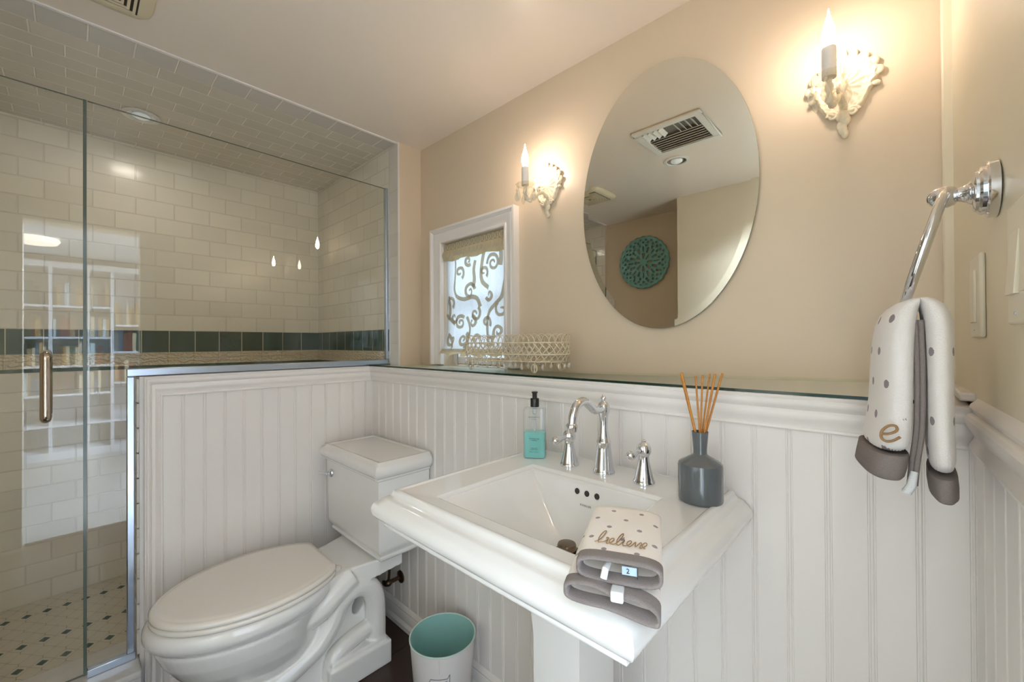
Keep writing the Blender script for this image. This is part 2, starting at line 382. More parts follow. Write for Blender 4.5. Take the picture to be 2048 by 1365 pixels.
# end wall of the shower; its painted side faces the mirror
B('wall_shower_pier', [(-2.75, -1.720, 1.058, 1.30, 0, ZC)], M['wall'])
GZ0, GZ1, BZ0, PZ0 = 1.1505, 1.2575, 1.0905, 1.075
def tiled(name, pl, a0, a1, face, mats):
    """a tiled wall skin: field tile, dark green row, relief border, green pencil, field tile"""
    b = MB()
    for i, (z0, z1) in enumerate(((GZ1, ZC), (GZ0, GZ1), (BZ0, GZ0), (PZ0, BZ0), (0.0, PZ0))):
        if pl == 'x': b.quad((face, a0, z0), (face, a1, z0), (face, a1, z1), (face, a0, z1), i)
        else: b.quad((a0, face, z0), (a1, face, z0), (a1, face, z1), (a0, face, z1), i)
    return b, mats
b, m = tiled('wall_shower_back', 'x', -0.64, 1.06, -2.650, [M['tile_back'], M['tile_green'], M['border'], M['pencil'], M['tile_back_low'], M['white']])
b.box(-2.75, -2.652, -0.78, 1.06, 0, ZC, 5)
struct(b.build('wall_shower_back', m, fix=False))
b, m = tiled('wall_shower_end', 'y', -2.65, -1.808, 1.053, [M['tile_end'], M['tile_greenx'], M['border'], M['pencil'], M['tile_end_low'], M['tile_bullv'], M['white']])
b.quad((-1.808, 1.053, 0), (-1.727, 1.053, 0), (-1.727, 1.053, ZC), (-1.808, 1.053, ZC), 5)
b.box(-1.727, -1.720, 1.0525, 1.058, 0, ZC, 6)
struct(b.build('wall_shower_end', m, fix=False))
b = MB(); b.quad((-2.65, -0.63, 0), (-1.74, -0.63, 0), (-1.74, -0.63, ZC), (-2.65, -0.63, ZC), 0); b.box(-2.75, -1.74, -0.80, -0.632, 0, ZC, 1)
struct(b.build('wall_shower_front', [M['tile_end'], M['wall']], fix=False))
B('wall_front', [(-1.74, -1.07, -0.78, -0.66, 0, ZC)], M['wall'])
B('wall_closet', [(-1.07, -0.38, -0.80, -0.41, 0, ZC), (-0.38, XR, -0.53, -0.41, 2.03, ZC)], M['cream'])
# assumed hall with a window, unseen behind the camera, added to let daylight in
B('wall_assumed_hall', [(-0.50, -0.38, -1.70, -0.80, 0, ZC), (-0.38, XR, -1.70, -1.62, 0, 0.5), (-0.38, XR, -1.70, -1.62, 2.05, ZC)], M['paintw'])
B('floor_assumed_hall', [(-0.50, 0.20, -1.70, -0.80, -0.03, 0.0)], M['wood'])
B('ceiling_assumed_hall', [(-0.50, 0.20, -1.70, -0.80, ZC, ZC + 0.05)], M['paintw'])
B('wall_right', [(XR, 0.20, -2.0, -0.20, 0, ZC), (XR, 0.20, -0.20, 0.315, 1.93, ZC), (XR + 0.02, 0.20, 1.30, 1.9, 0, ZC)], M['cream'])
splay_later = B('wall_right', [(XR - 0.003, 0.20, 0.315, 1.1779, 0, ZC), (XR - 0.003, 0.20, 1.178, 1.30, 0, ZC)], M['cream'])
# casings round the doorway, both faces, and jamb lining
b = MB()
for x0, x1 in ((XR - 0.014, XR), (0.20, 0.216)):
    b.box(x0, x1, 0.315, 0.375, 0, 1.99); b.box(x0, x1, -0.26, -0.20, 0, 1.99); b.box(x0, x1, -0.20, 0.315, 1.93, 1.99)
o = b.build('door_1', M['white'], bevel=0.003); struct(o)
# next room seen through the doorway in the shower glass
B('wall_next_room', [(3.25, 3.35, -2.0, 1.9, 0, ZC), (0.20, 3.3, 1.85, 1.95, 0, ZC), (0.20, 0.45, -2.0, -1.85, 0, ZC), (2.15, 3.3, -2.0, -1.85, 0, ZC), (0.45, 2.15, -2.0, -1.85, 0, 0.6), (0.45, 2.15, -2.0, -1.85, 2.02, ZC)], M['paintw'])
b = MB(); b.box(0.45, 2.15, -1.93, -1.90, 0.6, 0.66).box(0.45, 2.15, -1.93, -1.90, 1.96, 2.02).box(0.45, 0.51, -1.93, -1.90, 0.6, 2.02).box(2.09, 2.15, -1.93, -1.90, 0.6, 2.02).box(1.27, 1.33, -1.93, -1.90, 0.6, 2.02)
struct(b.build('window_2', M['white'], bevel=0.003))
# ------------------------------------------------------------------ wainscot, ledge, mouldings
BP = 0.0607
def splay(o):
    # the towel-ring wall stands a little out of square: it opens away from the corner
    for v in o.data.vertices:
        if v.co.y < 1.178: v.co.x += (1.178 - v.co.y) * 0.042
    o.data.update(); return o
def bead_profile(a0, a1, x0):
    """(along, out) points: flat boards with a round bead between two grooves"""
    pts = [(a0, 0.0)]; k = math.ceil((a0 - x0) / BP); c = x0 + k * BP
    while c < a1 - 0.006:
        if c > a0 + 0.006:
            for d, h in ((-0.0058, 0), (-0.0046, -0.0019), (-0.0034, -0.0019), (-0.0024, -0.0006), (-0.0010, 0.0006), (0.0010, 0.0006), (0.0024, -0.0006), (0.0034, -0.0019), (0.0046, -0.0019), (0.0058, 0)):
                pts.append((c + d, h))
        c += BP
    pts.append((a1, 0.0)); return pts
def beadboard(name, fn, a0, a1, x0, z0, z1, m):
    P = bead_profile(a0, a1, x0)
    b = MB().loft([[fn(a, h, z0) for a, h in P], [fn(a, h, z1) for a, h in P]], close=False)
    return struct(b.build(name, m, angle=25))
beadboard('wall_wainscot_back', lambda a, h, z: (a, YW - h, z), XH - 0.004, 0.100, -0.0399, 0.0, 1.03, M['white'])
beadboard('wall_wainscot_shower', lambda a, h, z: (XH + h, a, z), 0.165, YW + 0.004, 0.2625 * 0.96 + 0.0096, 0.0, 1.03, M['white'])
splay(splay_later)
for _v in splay_later.data.vertices: _v.co.x = min(_v.co.x, 0.20)
splay(beadboard('wall_wainscot_right', lambda a, h, z: (0.072 - h, a, z), 0.378, YW + 0.004, 0.4, 0.0, 1.03, M['white']))
led = B('wall_ledge', [(-1.815, -0.75, 0.968, YM, 0.0, ZL - 0.0065), (-0.75, XR, 0.968, YM, 0.0, ZL - 0.0065)], M['white'])
# profile of the cap moulding: (out from wall, height)
CAP = [(0.0, 1.016), (0.006, 1.016), (0.008, 1.019), (0.007, 1.023), (0.005, 1.025), (0.006, 1.030), (0.010, 1.037), (0.013, 1.045), (0.012, 1.053), (0.010, 1.057), (0.013, 1.060), (0.017, 1.064), (0.019, 1.069), (0.019, 1.074), (0.017, 1.077), (0.019, 1.0795), (0.020, 1.0845), (0.0, 1.0845)]
def along(name, prof, fn, a, e, m, kind=True):
    """sweep a profile; fn(t,out,z); ends a,e are functions of out (mitres)"""
    b = MB().loft([[fn(a(d), d, z) for d, z in prof], [fn(e(d), d, z) for d, z in prof]], close=True, cap0=True, cap1=True)
    o = b.build(name, m, angle=28); return struct(o) if kind else o
along('trim_2', CAP, lambda t, d, z: (t, YW - d, z), lambda d: XH + d, lambda d: 0.090, M['white'])
# cap and end post moulding of the knee wall, mitred at its top corner
YE = 0.160
b = MB()
r0 = [(XH + d, YW - d, z) for d, z in CAP]
r1 = [(XH + d, YE + (1.0845 - z) * 0.70, z) for d, z in CAP]
r2 = [(XH + d, YE + (1.0845 - z) * 0.70, 0.0) for d, z in CAP]
b.loft([r0, r1, r2], close=True, cap0=True, cap1=True)
struct(b.build('trim_3', M['white'], angle=28))
B('wall_knee', [(-1.935, XH - 0.004, 0.150, 1.053, 0.0, 1.0845), (XH - 0.003, XH + 0.001, 0.158, 0.185, 0.0, 1.0845)], M['white'])
b = MB()
for k in range(11): b.box(-1.93, -1.816, 0.143, 0.151, 0.18 + k * 0.082, 0.259 + k * 0.082)
struct(b.build('trim_4', M['tile_bullv'], bevel=0.003))
# chair rail on the right wall
RAIL = [(-0.008, 1.016), (0.003, 1.016), (0.006, 1.019), (0.0075, 1.024), (0.0065, 1.029), (0.003, 1.036), (0.0015, 1.041), (0.003, 1.0445), (0.008, 1.053), (0.0115, 1.062), (0.0118, 1.069), (0.009, 1.0745), (0.003, 1.0775), (0.004, 1.081), (0.0062, 1.0855), (0.005, 1.090), (0.001, 1.0945), (-0.003, 1.099), (-0.0075, 1.103), (-0.012, 1.103)]
splay(along('trim_5', RAIL, lambda t, d, z: (0.072 - d, t, z), lambda d: 0.378, lambda d: YW - 0.013, M['white']))
B('trim_6', [(0.066, 0.10, 0.965, YM, ZL + 0.001, ZL + 0.014)], M['white'], 0.003)
B('trim_7', [(0.061, 0.10, 1.162, YM, ZL, ZC)], M['cream'], 0.003)
BASE = [(0.0, 0.0), (0.022, 0.0), (0.022, 0.018), (0.017, 0.026), (0.014, 0.030), (0.014, 0.060), (0.011, 0.066), (0.012, 0.071), (0.006, 0.080), (0.0, 0.084)]
along('baseboard_back', BASE, lambda t, d, z: (t, YW - d, z), lambda d: XH + d, lambda d: 0.090, M['white'])
along('baseboard_shower', BASE, lambda t, d, z: (XH + d, t, z), lambda d: 0.225, lambda d: YW - d, M['white'])
splay(along('baseboard_right', BASE, lambda t, d, z: (0.072 - d, t, z), lambda d: 0.378, lambda d: YW - d, M['white']))
# marble kerb under the glass door
b = MB(); b.box(-1.95, -1.745, -0.64, 0.150, 0.0, 0.150); b.box(-1.955, -1.735, -0.64, 0.150, 0.150, 0.172)
struct(b.build('trim_8', M['marble'], bevel=0.006, seg=3))
# glass top lying on the ledge
def tilt(x, y):
    # the shelf rises a little towards the back at the towel-ring end
    return 0.016 * max(0.0, (x + 0.75) / 0.80) * max(0.0, (y - 0.97) / 0.207)
for v in led.data.vertices:
    if v.co.z > 1.0: v.co.z += tilt(v.co.x, v.co.y)
b = MB(); g = (-1.800, 0.050, 0.944, YM - 0.001, ZL - 0.006, ZL)
b.loft([[(x, g[2], g[4]), (x, g[2], g[5]), (x, g[3], g[5] + tilt(x, g[3])), (x, g[3], g[4] + tilt(x, g[3]))] for x in (g[0], -0.75, g[1])], cap0=True, cap1=True)
b.mi = [1, 0, 0, 0, 1, 0, 0, 0, 1, 1]
tag(b.build('glass_shelf', [M['shelfglass'], M['shelfedge']]), 'long clear glass top with dark green edge lying on the white ledge', 'glass top')
# ------------------------------------------------------------------ window, casing, curtain
b = MB(); CW = 0.067
prof = [(0.0, 0.0), (0.0, 0.016), (0.004, 0.019), (0.010, 0.019), (0.013, 0.014), (0.026, 0.016), (0.036, 0.022), (0.044, 0.024), (0.048, 0.021), (0.052, 0.026), (0.058, 0.031), (0.067, 0.031), (0.067, 0.0)]
rg = []
for cx, cz in ((-1, 0), (-1, 1), (1, 1), (1, 0)):
    ring = []
    for u, h in prof:
        x = (WX0 - u) if cx < 0 else (WX1 + u); z = (WZ1 + u) if cz else ZL + 0.0005
        ring.append((x, YM - h, z))
    rg.append(ring)
b.loft(rg, close=True, cap0=True, cap1=True)
win = struct(b.build('window_1', M['white'], angle=28))
b = MB(); y0, y1 = 1.232, 1.262
b.box(WX0, WX0 + 0.035, y0, y1, ZL, WZ1).box(WX1 - 0.035, WX1, y0, y1, ZL, WZ1).box(WX0 + 0.035, WX1 - 0.035, y0, y1, ZL, ZL + 0.035).box(WX0 + 0.035, WX1 - 0.035, y0, y1, WZ1 - 0.035, WZ1)
b.box(WX0 + 0.035, WX1 - 0.035, y0, y1, 1.36, 1.385)
o = b.build('window_sash', M['white'], bevel=0.003); adopt(o, win)
o = MB().box(WX0 + 0.035, WX1 - 0.035, 1.246, 1.249, ZL + 0.035, WZ1 - 0.035).build('window_glass', M['winglass']); adopt(o, win)
cur = thing('curtain', 'sheer cream curtain with taupe scrolls in the small window', 'curtain', ((WX0 + WX1) / 2, 1.19, 1.12))
CX0, CX1, CZ0, CZ1 = -1.536, -1.142, 1.150, 1.605
def cpt(u, v, d=0.0):
    """point of the hanging cloth: u across, v down"""
    x = CX0 + (CX1 - CX0) * u; z = CZ1 - (CZ1 - CZ0) * v
    y = 1.190 + 0.004 * math.sin(u * 21) * (0.3 + 0.7 * v) + 0.002 * math.sin(u * 47 + 1) - d
    fl = max(0.0, (v - 0.72) / 0.28) ** 2
    y -= fl * 0.032 * (1 - u * 0.5); x -= fl * 0.006 * (1 - u)
    return (x, y, z)
N, V = 70, 44
b = MB().loft([[cpt(i / N, j / V) for i in range(N + 1)] for j in range(V + 1)], close=False)
o = b.build('curtain_panel', M['curtain'], cur, fix=False)
def swirl(cx, cz, r0, turns, a0, sgn, tail):
    """a scroll in cloth coordinates: a spiral with a long tail"""
    pts = []
    n = int(26 * turns)
    for i in range(n + 1):
        t = i / n; r = r0 * (0.12 + 0.88 * t); a = a0 + sgn * 2 * PI * turns * t
        pts.append((cx + r * math.cos(a), cz + r * math.sin(a) * 1.0))
    pts += tail
    return pts
scr = MB()
def ribbon(pts, w0, w1):
    P = smooth_path([Vector((p[0], p[1], 0)) for p in pts], 3); n = len(P); L, R = [], []
    for i, p in enumerate(P):
        t = (P[min(i + 1, n - 1)] - P[max(i - 1, 0)]).normalized(); nn = Vector((-t.y, t.x, 0)); w = (w0 + (w1 - w0) * i / n) * 0.5
        for S, s in ((L, 1), (R, -1)):
            q = p + nn * w * s; S.append(cpt(min(max(q.x / (CX1 - CX0), 0), 1), min(max(q.y / (CZ1 - CZ0), 0), 0.985), 0.0016))
    scr.loft([L, R], close=False)
# cloth is 0.394 wide, 0.455 deep; positions follow the print seen in the window
for c in ((0.10, 0.10, 0.030, 1.1, 0.5, 1), (0.155, 0.055, 0.022, 1.2, 2.0, -1), (0.315, 0.085, 0.040, 1.5, 0.0, -1), (0.255, 0.115, 0.026, 1.0, 1.0, 1), (0.165, 0.190, 0.038, 1.4, 3.6, 1),
          (0.205, 0.290, 0.032, 1.2, 0.2, -1), (0.105, 0.325, 0.032, 1.5, 2.4, 1), (0.185, 0.325, 0.028, 1.1, 5.2, -1), (0.130, 0.400, 0.032, 1.4, 1.4, -1), (0.215, 0.400, 0.022, 1.0, 0.0, 1),
          (0.055, 0.400, 0.036, 1.0, 4.0, 1), (0.030, 0.230, 0.030, 1.0, 1.0, 1), (0.060, 0.300, 0.026, 1.0, 0.3, -1), (0.290, 0.215, 0.026, 1.0, 2.8, 1), (0.270, 0.330, 0.030, 1.0, 0.6, 1),
          (0.345, 0.370, 0.030, 1.2, 3.4, -1), (0.360, 0.280, 0.034, 1.0, 4.2, 1), (0.300, 0.405, 0.022, 1.0, 2.0, 1)):
    ribbon(swirl(*c, []), 0.009, 0.017)
for pts in ([(0.062, 0.0), (0.072, 0.06), (0.066, 0.13), (0.060, 0.17), (0.080, 0.205), (0.125, 0.222), (0.175, 0.215), (0.215, 0.225), (0.235, 0.262)], [(0.205, 0.06), (0.196, 0.10), (0.200, 0.14), (0.192, 0.175)],
            [(0.265, 0.0), (0.250, 0.06), (0.240, 0.12), (0.250, 0.16), (0.285, 0.185)], [(0.394, 0.11), (0.375, 0.17), (0.360, 0.23), (0.320, 0.26), (0.280, 0.30), (0.275, 0.36), (0.295, 0.42)], [(0.145, 0.30), (0.165, 0.35), (0.160, 0.405), (0.150, 0.44)],
            [(0.020, 0.20), (0.030, 0.26), (0.020, 0.31)], [(0.0, 0.285), (0.035, 0.31), (0.065, 0.33)], [(0.030, 0.38), (0.06, 0.41), (0.075, 0.44)], [(0.345, 0.0), (0.360, 0.05), (0.355, 0.10)]):
    ribbon(pts, 0.014, 0.021)
o = scr.build('scroll_print', M['scroll'], cur, fix=False)
def frillbar(name, z0, z1, y, m, amp, key):
    b = MB(); n = 60; rows = []
    for j in range(7):
        t = j / 6; row = []
        for i in range(n + 1):
            u = i / n; bulge = math.sin(PI * min(t * 1.1, 1)) * 0.010
            row.append((CX0 + (CX1 - CX0) * u, y - bulge - amp * math.sin(u * 60 + key) * t, z1 + (z0 - z1) * t + (0.004 * math.sin(u * 17 + key) * t)))
        rows.append(row)
    return b.loft(rows, close=False).build(name, m, cur, fix=False)
frillbar('rod_pocket', 1.600, 1.648, 1.186, M['valance'], 0.001, 0.0)
frillbar('valance', 1.562, 1.612, 1.176, M['frill'], 0.002, 1.7)
b = MB()
for zz, yy, r0 in ((1.626, 1.1745, 0.020), (1.589, 1.1645, 0.020)):
    for k in range(15):
        x = CX0 + 0.018 + k * 0.0258
        for s in (-1, 1):
            b.box(x - 0.0012, x + 0.0012, yy, yy + 0.001, zz - 0.014, zz + 0.014)
            pts = [(x + s * 0.012 * math.cos(a), yy, zz + 0.012 * math.sin(a)) for a in [PI * q / 6 for q in range(-3, 4)]]
            b.tube(pts, 0.0013, 5)
b.build('lattice_print', M['lattice'], cur)
b = MB(); rows = []
for j in range(7):
    t = j / 6; row = []
    for i in range(81):
        u = i / 80; p = cpt(u, 0.97); a = 0.010 * t * math.sin(u * 34 + 0.6) + 0.004 * t * math.sin(u * 71)
        row.append((p[0] - 0.012 * t * (1 - u), p[1] - a - 0.006 * t, p[2] - 0.028 * t + 0.006 * t * math.sin(u * 27)))
    rows.append(row)
b.loft(rows, close=False).build('hem_frill', M['frill'], cur, fix=False)
# ------------------------------------------------------------------ shower glass
GX = -1.823
scrn = thing('shower_screen', 'fixed clear glass shower pane with chrome channels above the white knee wall', 'shower screen', (GX, 0.55, 0.19))
b = MB(); T = 0.005
poly = [(0.032, 0.193), (0.122, 0.193), (0.122, 1.110), (1.050, 1.110), (1.050, 1.942), (0.032, 1.942)]
n = len(poly); vs = [(GX - T, y, z) for y, z in poly] + [(GX + T, y, z) for y, z in poly]
b.add(vs, [tuple(range(n)), tuple(range(n, 2 * n))], 0)
b.add(vs, [(i, (i + 1) % n, n + (i + 1) % n, n + i) for i in range(n)], 1)
b.build('pane', [M['pane'], M['paneedge']], scrn)
b = MB()
b.box(-1.835, -1.811, 0.119, 1.052, 1.0855, 1.112).box(-1.835, -1.811, 0.119, 0.139, 0.196, 1.0853).build('channel', M['satin'], scrn, bevel=0.003)
MB().box(-1.835, -1.811, 0.030, 0.141, 0.172, 0.196).build('bottom_channel', M['satin'], scrn, bevel=0.002)
MB().box(-1.834, -1.812, 1.040, 1.0525, 1.112, 1.944).build('wall_channel', M['satin'], scrn, bevel=0.002)
door = thing('shower_door', 'frameless hinged glass shower door with a tall nickel pull', 'shower door', (GX, -0.28, 0.18))
b = MB(); b.box(GX - T, GX + T, -0.625, 0.026, 0.182, 1.942)
b.mi = [1, 1, 1, 1, 0, 0]
b.build('pane', [M['pane'], M['paneedge']], door, fix=False)
MB().box(GX - 0.007, GX + 0.007, 0.0225, 0.0305, 0.182, 1.942).build('edge_seal', M['paneedge'], door)
for s in (1, -1):
    x0, x1 = GX + s * T, GX + s * 0.058
    P = smooth_path([(x0, -0.052, 1.164), (x0 + s * 0.03, -0.052, 1.164), (x1 - s * 0.008, -0.052, 1.161), (x1, -0.052, 1.148), (x1, -0.052, 1.07), (x1, -0.052, 0.993), (x1 - s * 0.008, -0.052, 0.980), (x0 + s * 0.03, -0.052, 0.977), (x0, -0.052, 0.977)], 5)
    MB().tube(P, 0.0115, 14).build('pull_handle', M['nickel'], door, angle=60)
# ------------------------------------------------------------------ recessed lamps and ceiling grilles
def downlight(x, y, r, label):
    t = thing('recessed_light', label, 'ceiling light', (x, y, ZC))
    MB().lathe([(r, 0), (r * 1.02, -0.003), (r * 0.97, -0.006), (r * 0.80, -0.007), (r * 0.76, -0.003), (r * 0.75, 0.0), (r, 0.0)], (x, y, ZC - 0.0004), 40).build('trim_ring', M['ventw'], t)
    MB().lathe([(r * 0.75, -0.002), (r * 0.66, 0.0), (r * 0.50, 0.0), (r * 0.001, -0.0)], (x, y, ZC - 0.0012), 40).build('reflector', M['reflector'], t, angle=20)
    MB().ell((x, y, ZC - 0.003), r * 0.48, r * 0.48, 0.012, 20, 8).build('lamp', M['winlamp'], t)
    return t
M['winlamp'] = emit_mat('faint_lamp_glass', (226, 230, 228), 0.10)
downlight(-2.283, 0.196, 0.062, 'chrome recessed light in the tiled shower ceiling')
l = bpy.data.lights.new('shower_fill_light', 'AREA'); l.shape = 'DISK'; l.size = 0.11; l.energy = 0.6; l.color = (1.0, 0.94, 0.86)  # added fill at the recessed lamp, which looks unlit, to brighten the tile
q = bpy.data.objects.new('shower_fill_light', l); col.objects.link(q); q.location = (-2.283, 0.196, ZC - 0.017)
downlight(-0.849, 0.157, 0.062, 'recessed ceiling light seen in the oval mirror below the vent')
fan = thing('exhaust_fan', 'cream plastic exhaust fan grille on the ceiling by the tiled shower', 'exhaust fan', (-1.46, 0.03, ZC))
fx0, fx1, fy0, fy1 = -1.594, -1.330, -0.105, 0.159
b = MB(); rr = []
for ins, z in ((0.0, ZC - 0.0005), (0.0, ZC - 0.010), (0.008, ZC - 0.020), (0.030, ZC - 0.024)):
    ring = []
    for q in range(40):
        a = 2 * PI * q / 40 + PI / 40; c, s_ = math.cos(a), math.sin(a); k = (abs(c) ** 7 + abs(s_) ** 7) ** (-1 / 7)
        ring.append(((fx0 + fx1) / 2 + ((fx1 - fx0) / 2 - ins) * c * k, (fy0 + fy1) / 2 + ((fy1 - fy0) / 2 - ins) * s_ * k, z))
    rr.append(ring)
b.loft(rr, cap1=True).build('cover', M['plastic'], fan, angle=50)
def sqring(b, cx, cy, h, w, z0, z1):
    b.box(cx - h, cx + h, cy - h, cy - h + w, z0, z1).box(cx - h, cx + h, cy + h - w, cy + h, z0, z1).box(cx - h, cx - h + w, cy - h + w, cy + h - w, z0, z1).box(cx + h - w, cx + h, cy - h + w, cy + h - w, z0, z1)
MB().box(-1.555, -1.365, -0.068, 0.125, ZC - 0.0255, ZC - 0.0235).build('opening', M['dark'], fan)
b = MB()
for k in range(7): sqring(b, -1.46, 0.0285, 0.092 - k * 0.0125, 0.0062, ZC - 0.0285, ZC - 0.0252)
b.build('grille', M['plastic'], fan)
M['duct'] = mat('vent_duct_shade', (128, 124, 116), 0.7, vary=0.05)
vent = thing('ceiling_vent', 'white louvred ceiling vent reflected in the oval mirror', 'vent', (-0.74, 0.43, ZC))
vx, vy = -0.738, 0.432
b = MB(); sqring(b, vx, vy, 0.150, 0.032, ZC - 0.012, ZC - 0.0005); b.build('frame', M['ventw'], vent, bevel=0.004)
MB().box(vx - 0.12, vx + 0.12, vy - 0.12, vy + 0.12, ZC - 0.002, ZC - 0.0008).build('duct', M['duct'], vent)
def louver(c, sx, sy, ax, ang):
    b = MB(); b.box(-sx, sx, -sy, sy, -0.0007, 0.0007); Rm = Matrix.Rotation(ang, 3, ax)
    b.v = [tuple(Rm @ Vector(p) + Vector(c)) for p in b.v]; b.build('louver', M['ventw'], vent)
for k in range(7): louver((vx, vy - 0.108 + k * 0.0225, ZC - 0.011), 0.115, 0.0112, 'X', -0.42)
for s in (-1, 1):
    for k in range(4): louver((vx + s * (0.030 + k * 0.024), vy + 0.083, ZC - 0.012), 0.0105, 0.036, 'Y', s * 0.75)
# ------------------------------------------------------------------ oval mirror (bevelled plate on clips)
mir = thing('oval_mirror', 'frameless oval mirror with a slim angled rim between the two wall candle lights', 'mirror', (-0.508, YM, 1.23))
mc = (-0.508, 1.188 + 0.424); ma, mb = 0.256, 0.384
def oval(a, bb, y, n=128): return [(mc[0] + a * math.cos(2 * PI * k / n), y, mc[1] + bb * math.sin(2 * PI * k / n)) for k in range(n)]
b = MB(); yf = YM - 0.016
b.loft([oval(ma, mb, yf + 0.0004), oval(ma - 0.018, mb - 0.018, yf)], 0, cap1=True)
b.build('silvered_plate', M['mirror'], mir, angle=1.0, fix=False)
MB().loft([oval(ma, mb, yf + 0.0004), oval(ma + 0.0004, mb + 0.0004, yf + 0.007), oval(ma - 0.006, mb - 0.006, yf + 0.0072)], 0, cap1=True).build('plate_edge', M['mback'], mir)
MB().loft([oval(ma - 0.03, mb - 0.03, yf + 0.0072), oval(ma - 0.03, mb - 0.03, YM)], 0).build('backing', M['dark'], mir)
# ------------------------------------------------------------------ candle sconces
def make_sconce(px, cx, label, lit):
    """px: plate centre x; cx: candle x"""
    zc = 1.188 + 0.563
    t = thing('candle_sconce', label, 'sconce', (px, YM, zc - 0.11), 'candle sconces flanking the mirror')
    ctl = [0.066, 0.063, 0.062, 0.063, 0.061, 0.063, 0.057, 0.052, 0.052, 0.056, 0.062, 0.066, 0.064]   # 0 (top) .. 180 deg
    def rad(a):
        a = abs((a + PI) % (2 * PI) - PI); u = a / PI * 12; i = min(int(u), 11); f = u - i
        f = f * f * (3 - 2 * f); return (ctl[i] * (1 - f) + ctl[i + 1] * f)
    n = 96; prof = [(1.0, 0.000), (1.0, 0.006), (0.97, 0.011), (0.92, 0.0135), (0.86, 0.012), (0.82, 0.0075), (0.78, 0.0085), (0.74, 0.0060), (0.60, 0.0085), (0.40, 0.0070), (0.22, 0.0080), (0.16, 0.011), (0.001, 0.0125)]
    rings = []
    for s, h in prof:
        ring = []
        for k in range(n):
            a = 2 * PI * k / n; r = rad(a) * s
            if s > 0.9 and abs((a + PI) % (2 * PI) - PI) < 2.0: r *= 1 + 0.035 * math.sin(a * 17)
            hh = h
            if 0.3 < s < 0.7: hh += 0.0030 * math.cos(a * 14)
            if s > 0.8: hh += 0.0016 * math.sin(a * 20)
            ring.append((px + r * math.sin(a) * (0.86 if s < 0.8 else 1.0), YM - 0.0015 - hh, zc + r * math.cos(a)))
        rings.append(ring)
    MB().loft(rings, cap1=True).build('backplate', M['cast'], t, angle=60)
    # acanthus leaves over the top and at the sides
    lf = MB()
    for a, d, L, W in ((0, 0.068, 0.018, 0.009), (16, 0.064, 0.015, 0.009), (-16, 0.064, 0.015, 0.009), (34, 0.060, 0.013, 0.011), (-34, 0.060, 0.013, 0.011), (56, 0.060, 0.012, 0.012), (-56, 0.060, 0.012, 0.012), (78, 0.059, 0.011, 0.011), (-78, 0.059, 0.011, 0.011), (104, 0.057, 0.008, 0.006), (-104, 0.057, 0.008, 0.006)):
        ar = math.radians(a); F = Matrix.Rotation(ar, 3, 'Y')
        lf.ell((px + d * math.sin(ar), YM - 0.009, zc + d * math.cos(ar)), W, 0.0045, L, 12, 8, frame=F)
    lf.build('leaf_crest', M['cast'], t, angle=60)
    tl = MB()
    for q in range(5):
        f = q / 4; tl.ell((px + 0.003 * math.sin(q * 2.0), YM - 0.010 + 0.003 * f, zc - 0.066 - 0.038 * f), 0.0125 * (1 - 0.45 * f), 0.009 * (1 - 0.3 * f), 0.014 * (1 - 0.25 * f), 14, 10)
    for s in (-1, 1):
        P = [(px + s * (0.010 + 0.010 * (1 - 0.75 * i / 16) * math.cos(i * 0.55) + 0.008), YM - 0.011, zc - 0.060 + 0.010 * (1 - 0.75 * i / 16) * math.sin(i * 0.55)) for i in range(17)]
        tl.tube(P, [0.004 - 0.0001 * i for i in range(17)], 8)
    tl.build('tail_drop', M['cast'], t, angle=60)
    # arm: out of the plate, dipping, then up to the candle
    cy = 1.068; zd = 1.188 + 0.538
    P = smooth_path([(px, YM - 0.012, zc - 0.040), (px + (cx - px) * 0.15, YM - 0.035, zc - 0.028), (px + (cx - px) * 0.4, YM - 0.060, zc - 0.044), (px + (cx - px) * 0.7, YM - 0.084, zc - 0.066), (cx, cy + 0.010, zc - 0.066), (cx, cy, zc - 0.046), (cx, cy, zd)], 7)
    b = MB().tube(P, [0.0065 + 0.0015 * math.sin(i * 0.9) for i in range(len(P))], 10)
    S = [(px + (cx - px) * 0.3, YM - 0.050 + 0.012 * (1 - i / 20) * math.cos(1.2 + i * 0.42), zc - 0.024 + 0.012 * (1 - i / 20) * math.sin(1.2 + i * 0.42)) for i in range(17)]
    b.tube(S, [0.0042 - 0.00014 * i for i in range(17)], 8)
    b.build('arm', M['cast'], t, angle=60)
    # scalloped glass drip dish
    rings = []
    for r, h in ((0.010, 0.002), (0.020, 0.004), (0.030, 0.010), (0.0325, 0.014), (0.0315, 0.0148), (0.0285, 0.0125), (0.019, 0.0075), (0.010, 0.006)):
        rings.append([(cx + r * (1 + (0.05 * math.cos(k / 64 * 2 * PI * 8) if r > 0.025 else 0)) * math.cos(2 * PI * k / 64), cy + r * (1 + (0.05 * math.cos(k / 64 * 2 * PI * 8) if r > 0.025 else 0)) * math.sin(2 * PI * k / 64), zd + h - 0.006) for k in range(64)])
    MB().loft(rings).build('drip_dish', M['dish'], t, angle=60)
    MB().lathe([(0.0125, 0.0), (0.0125, 0.060), (0.0115, 0.0625), (0.006, 0.063)], (cx, cy, zd + 0.004), 24, cap0=True, cap1=True).build('candle_sleeve', M['sleeve'], t)
    zb = zd + 0.0655
    MB().lathe([(0.005, 0), (0.0078, 0.006), (0.0112, 0.016), (0.0122, 0.025), (0.0112, 0.036), (0.0085, 0.048), (0.0050, 0.060), (0.0024, 0.070), (0.0011, 0.078), (0.0004, 0.082)], (cx, cy, zb), 20, cap0=True, cap1=True).build('flame_bulb', M['bulb'], t, angle=80)
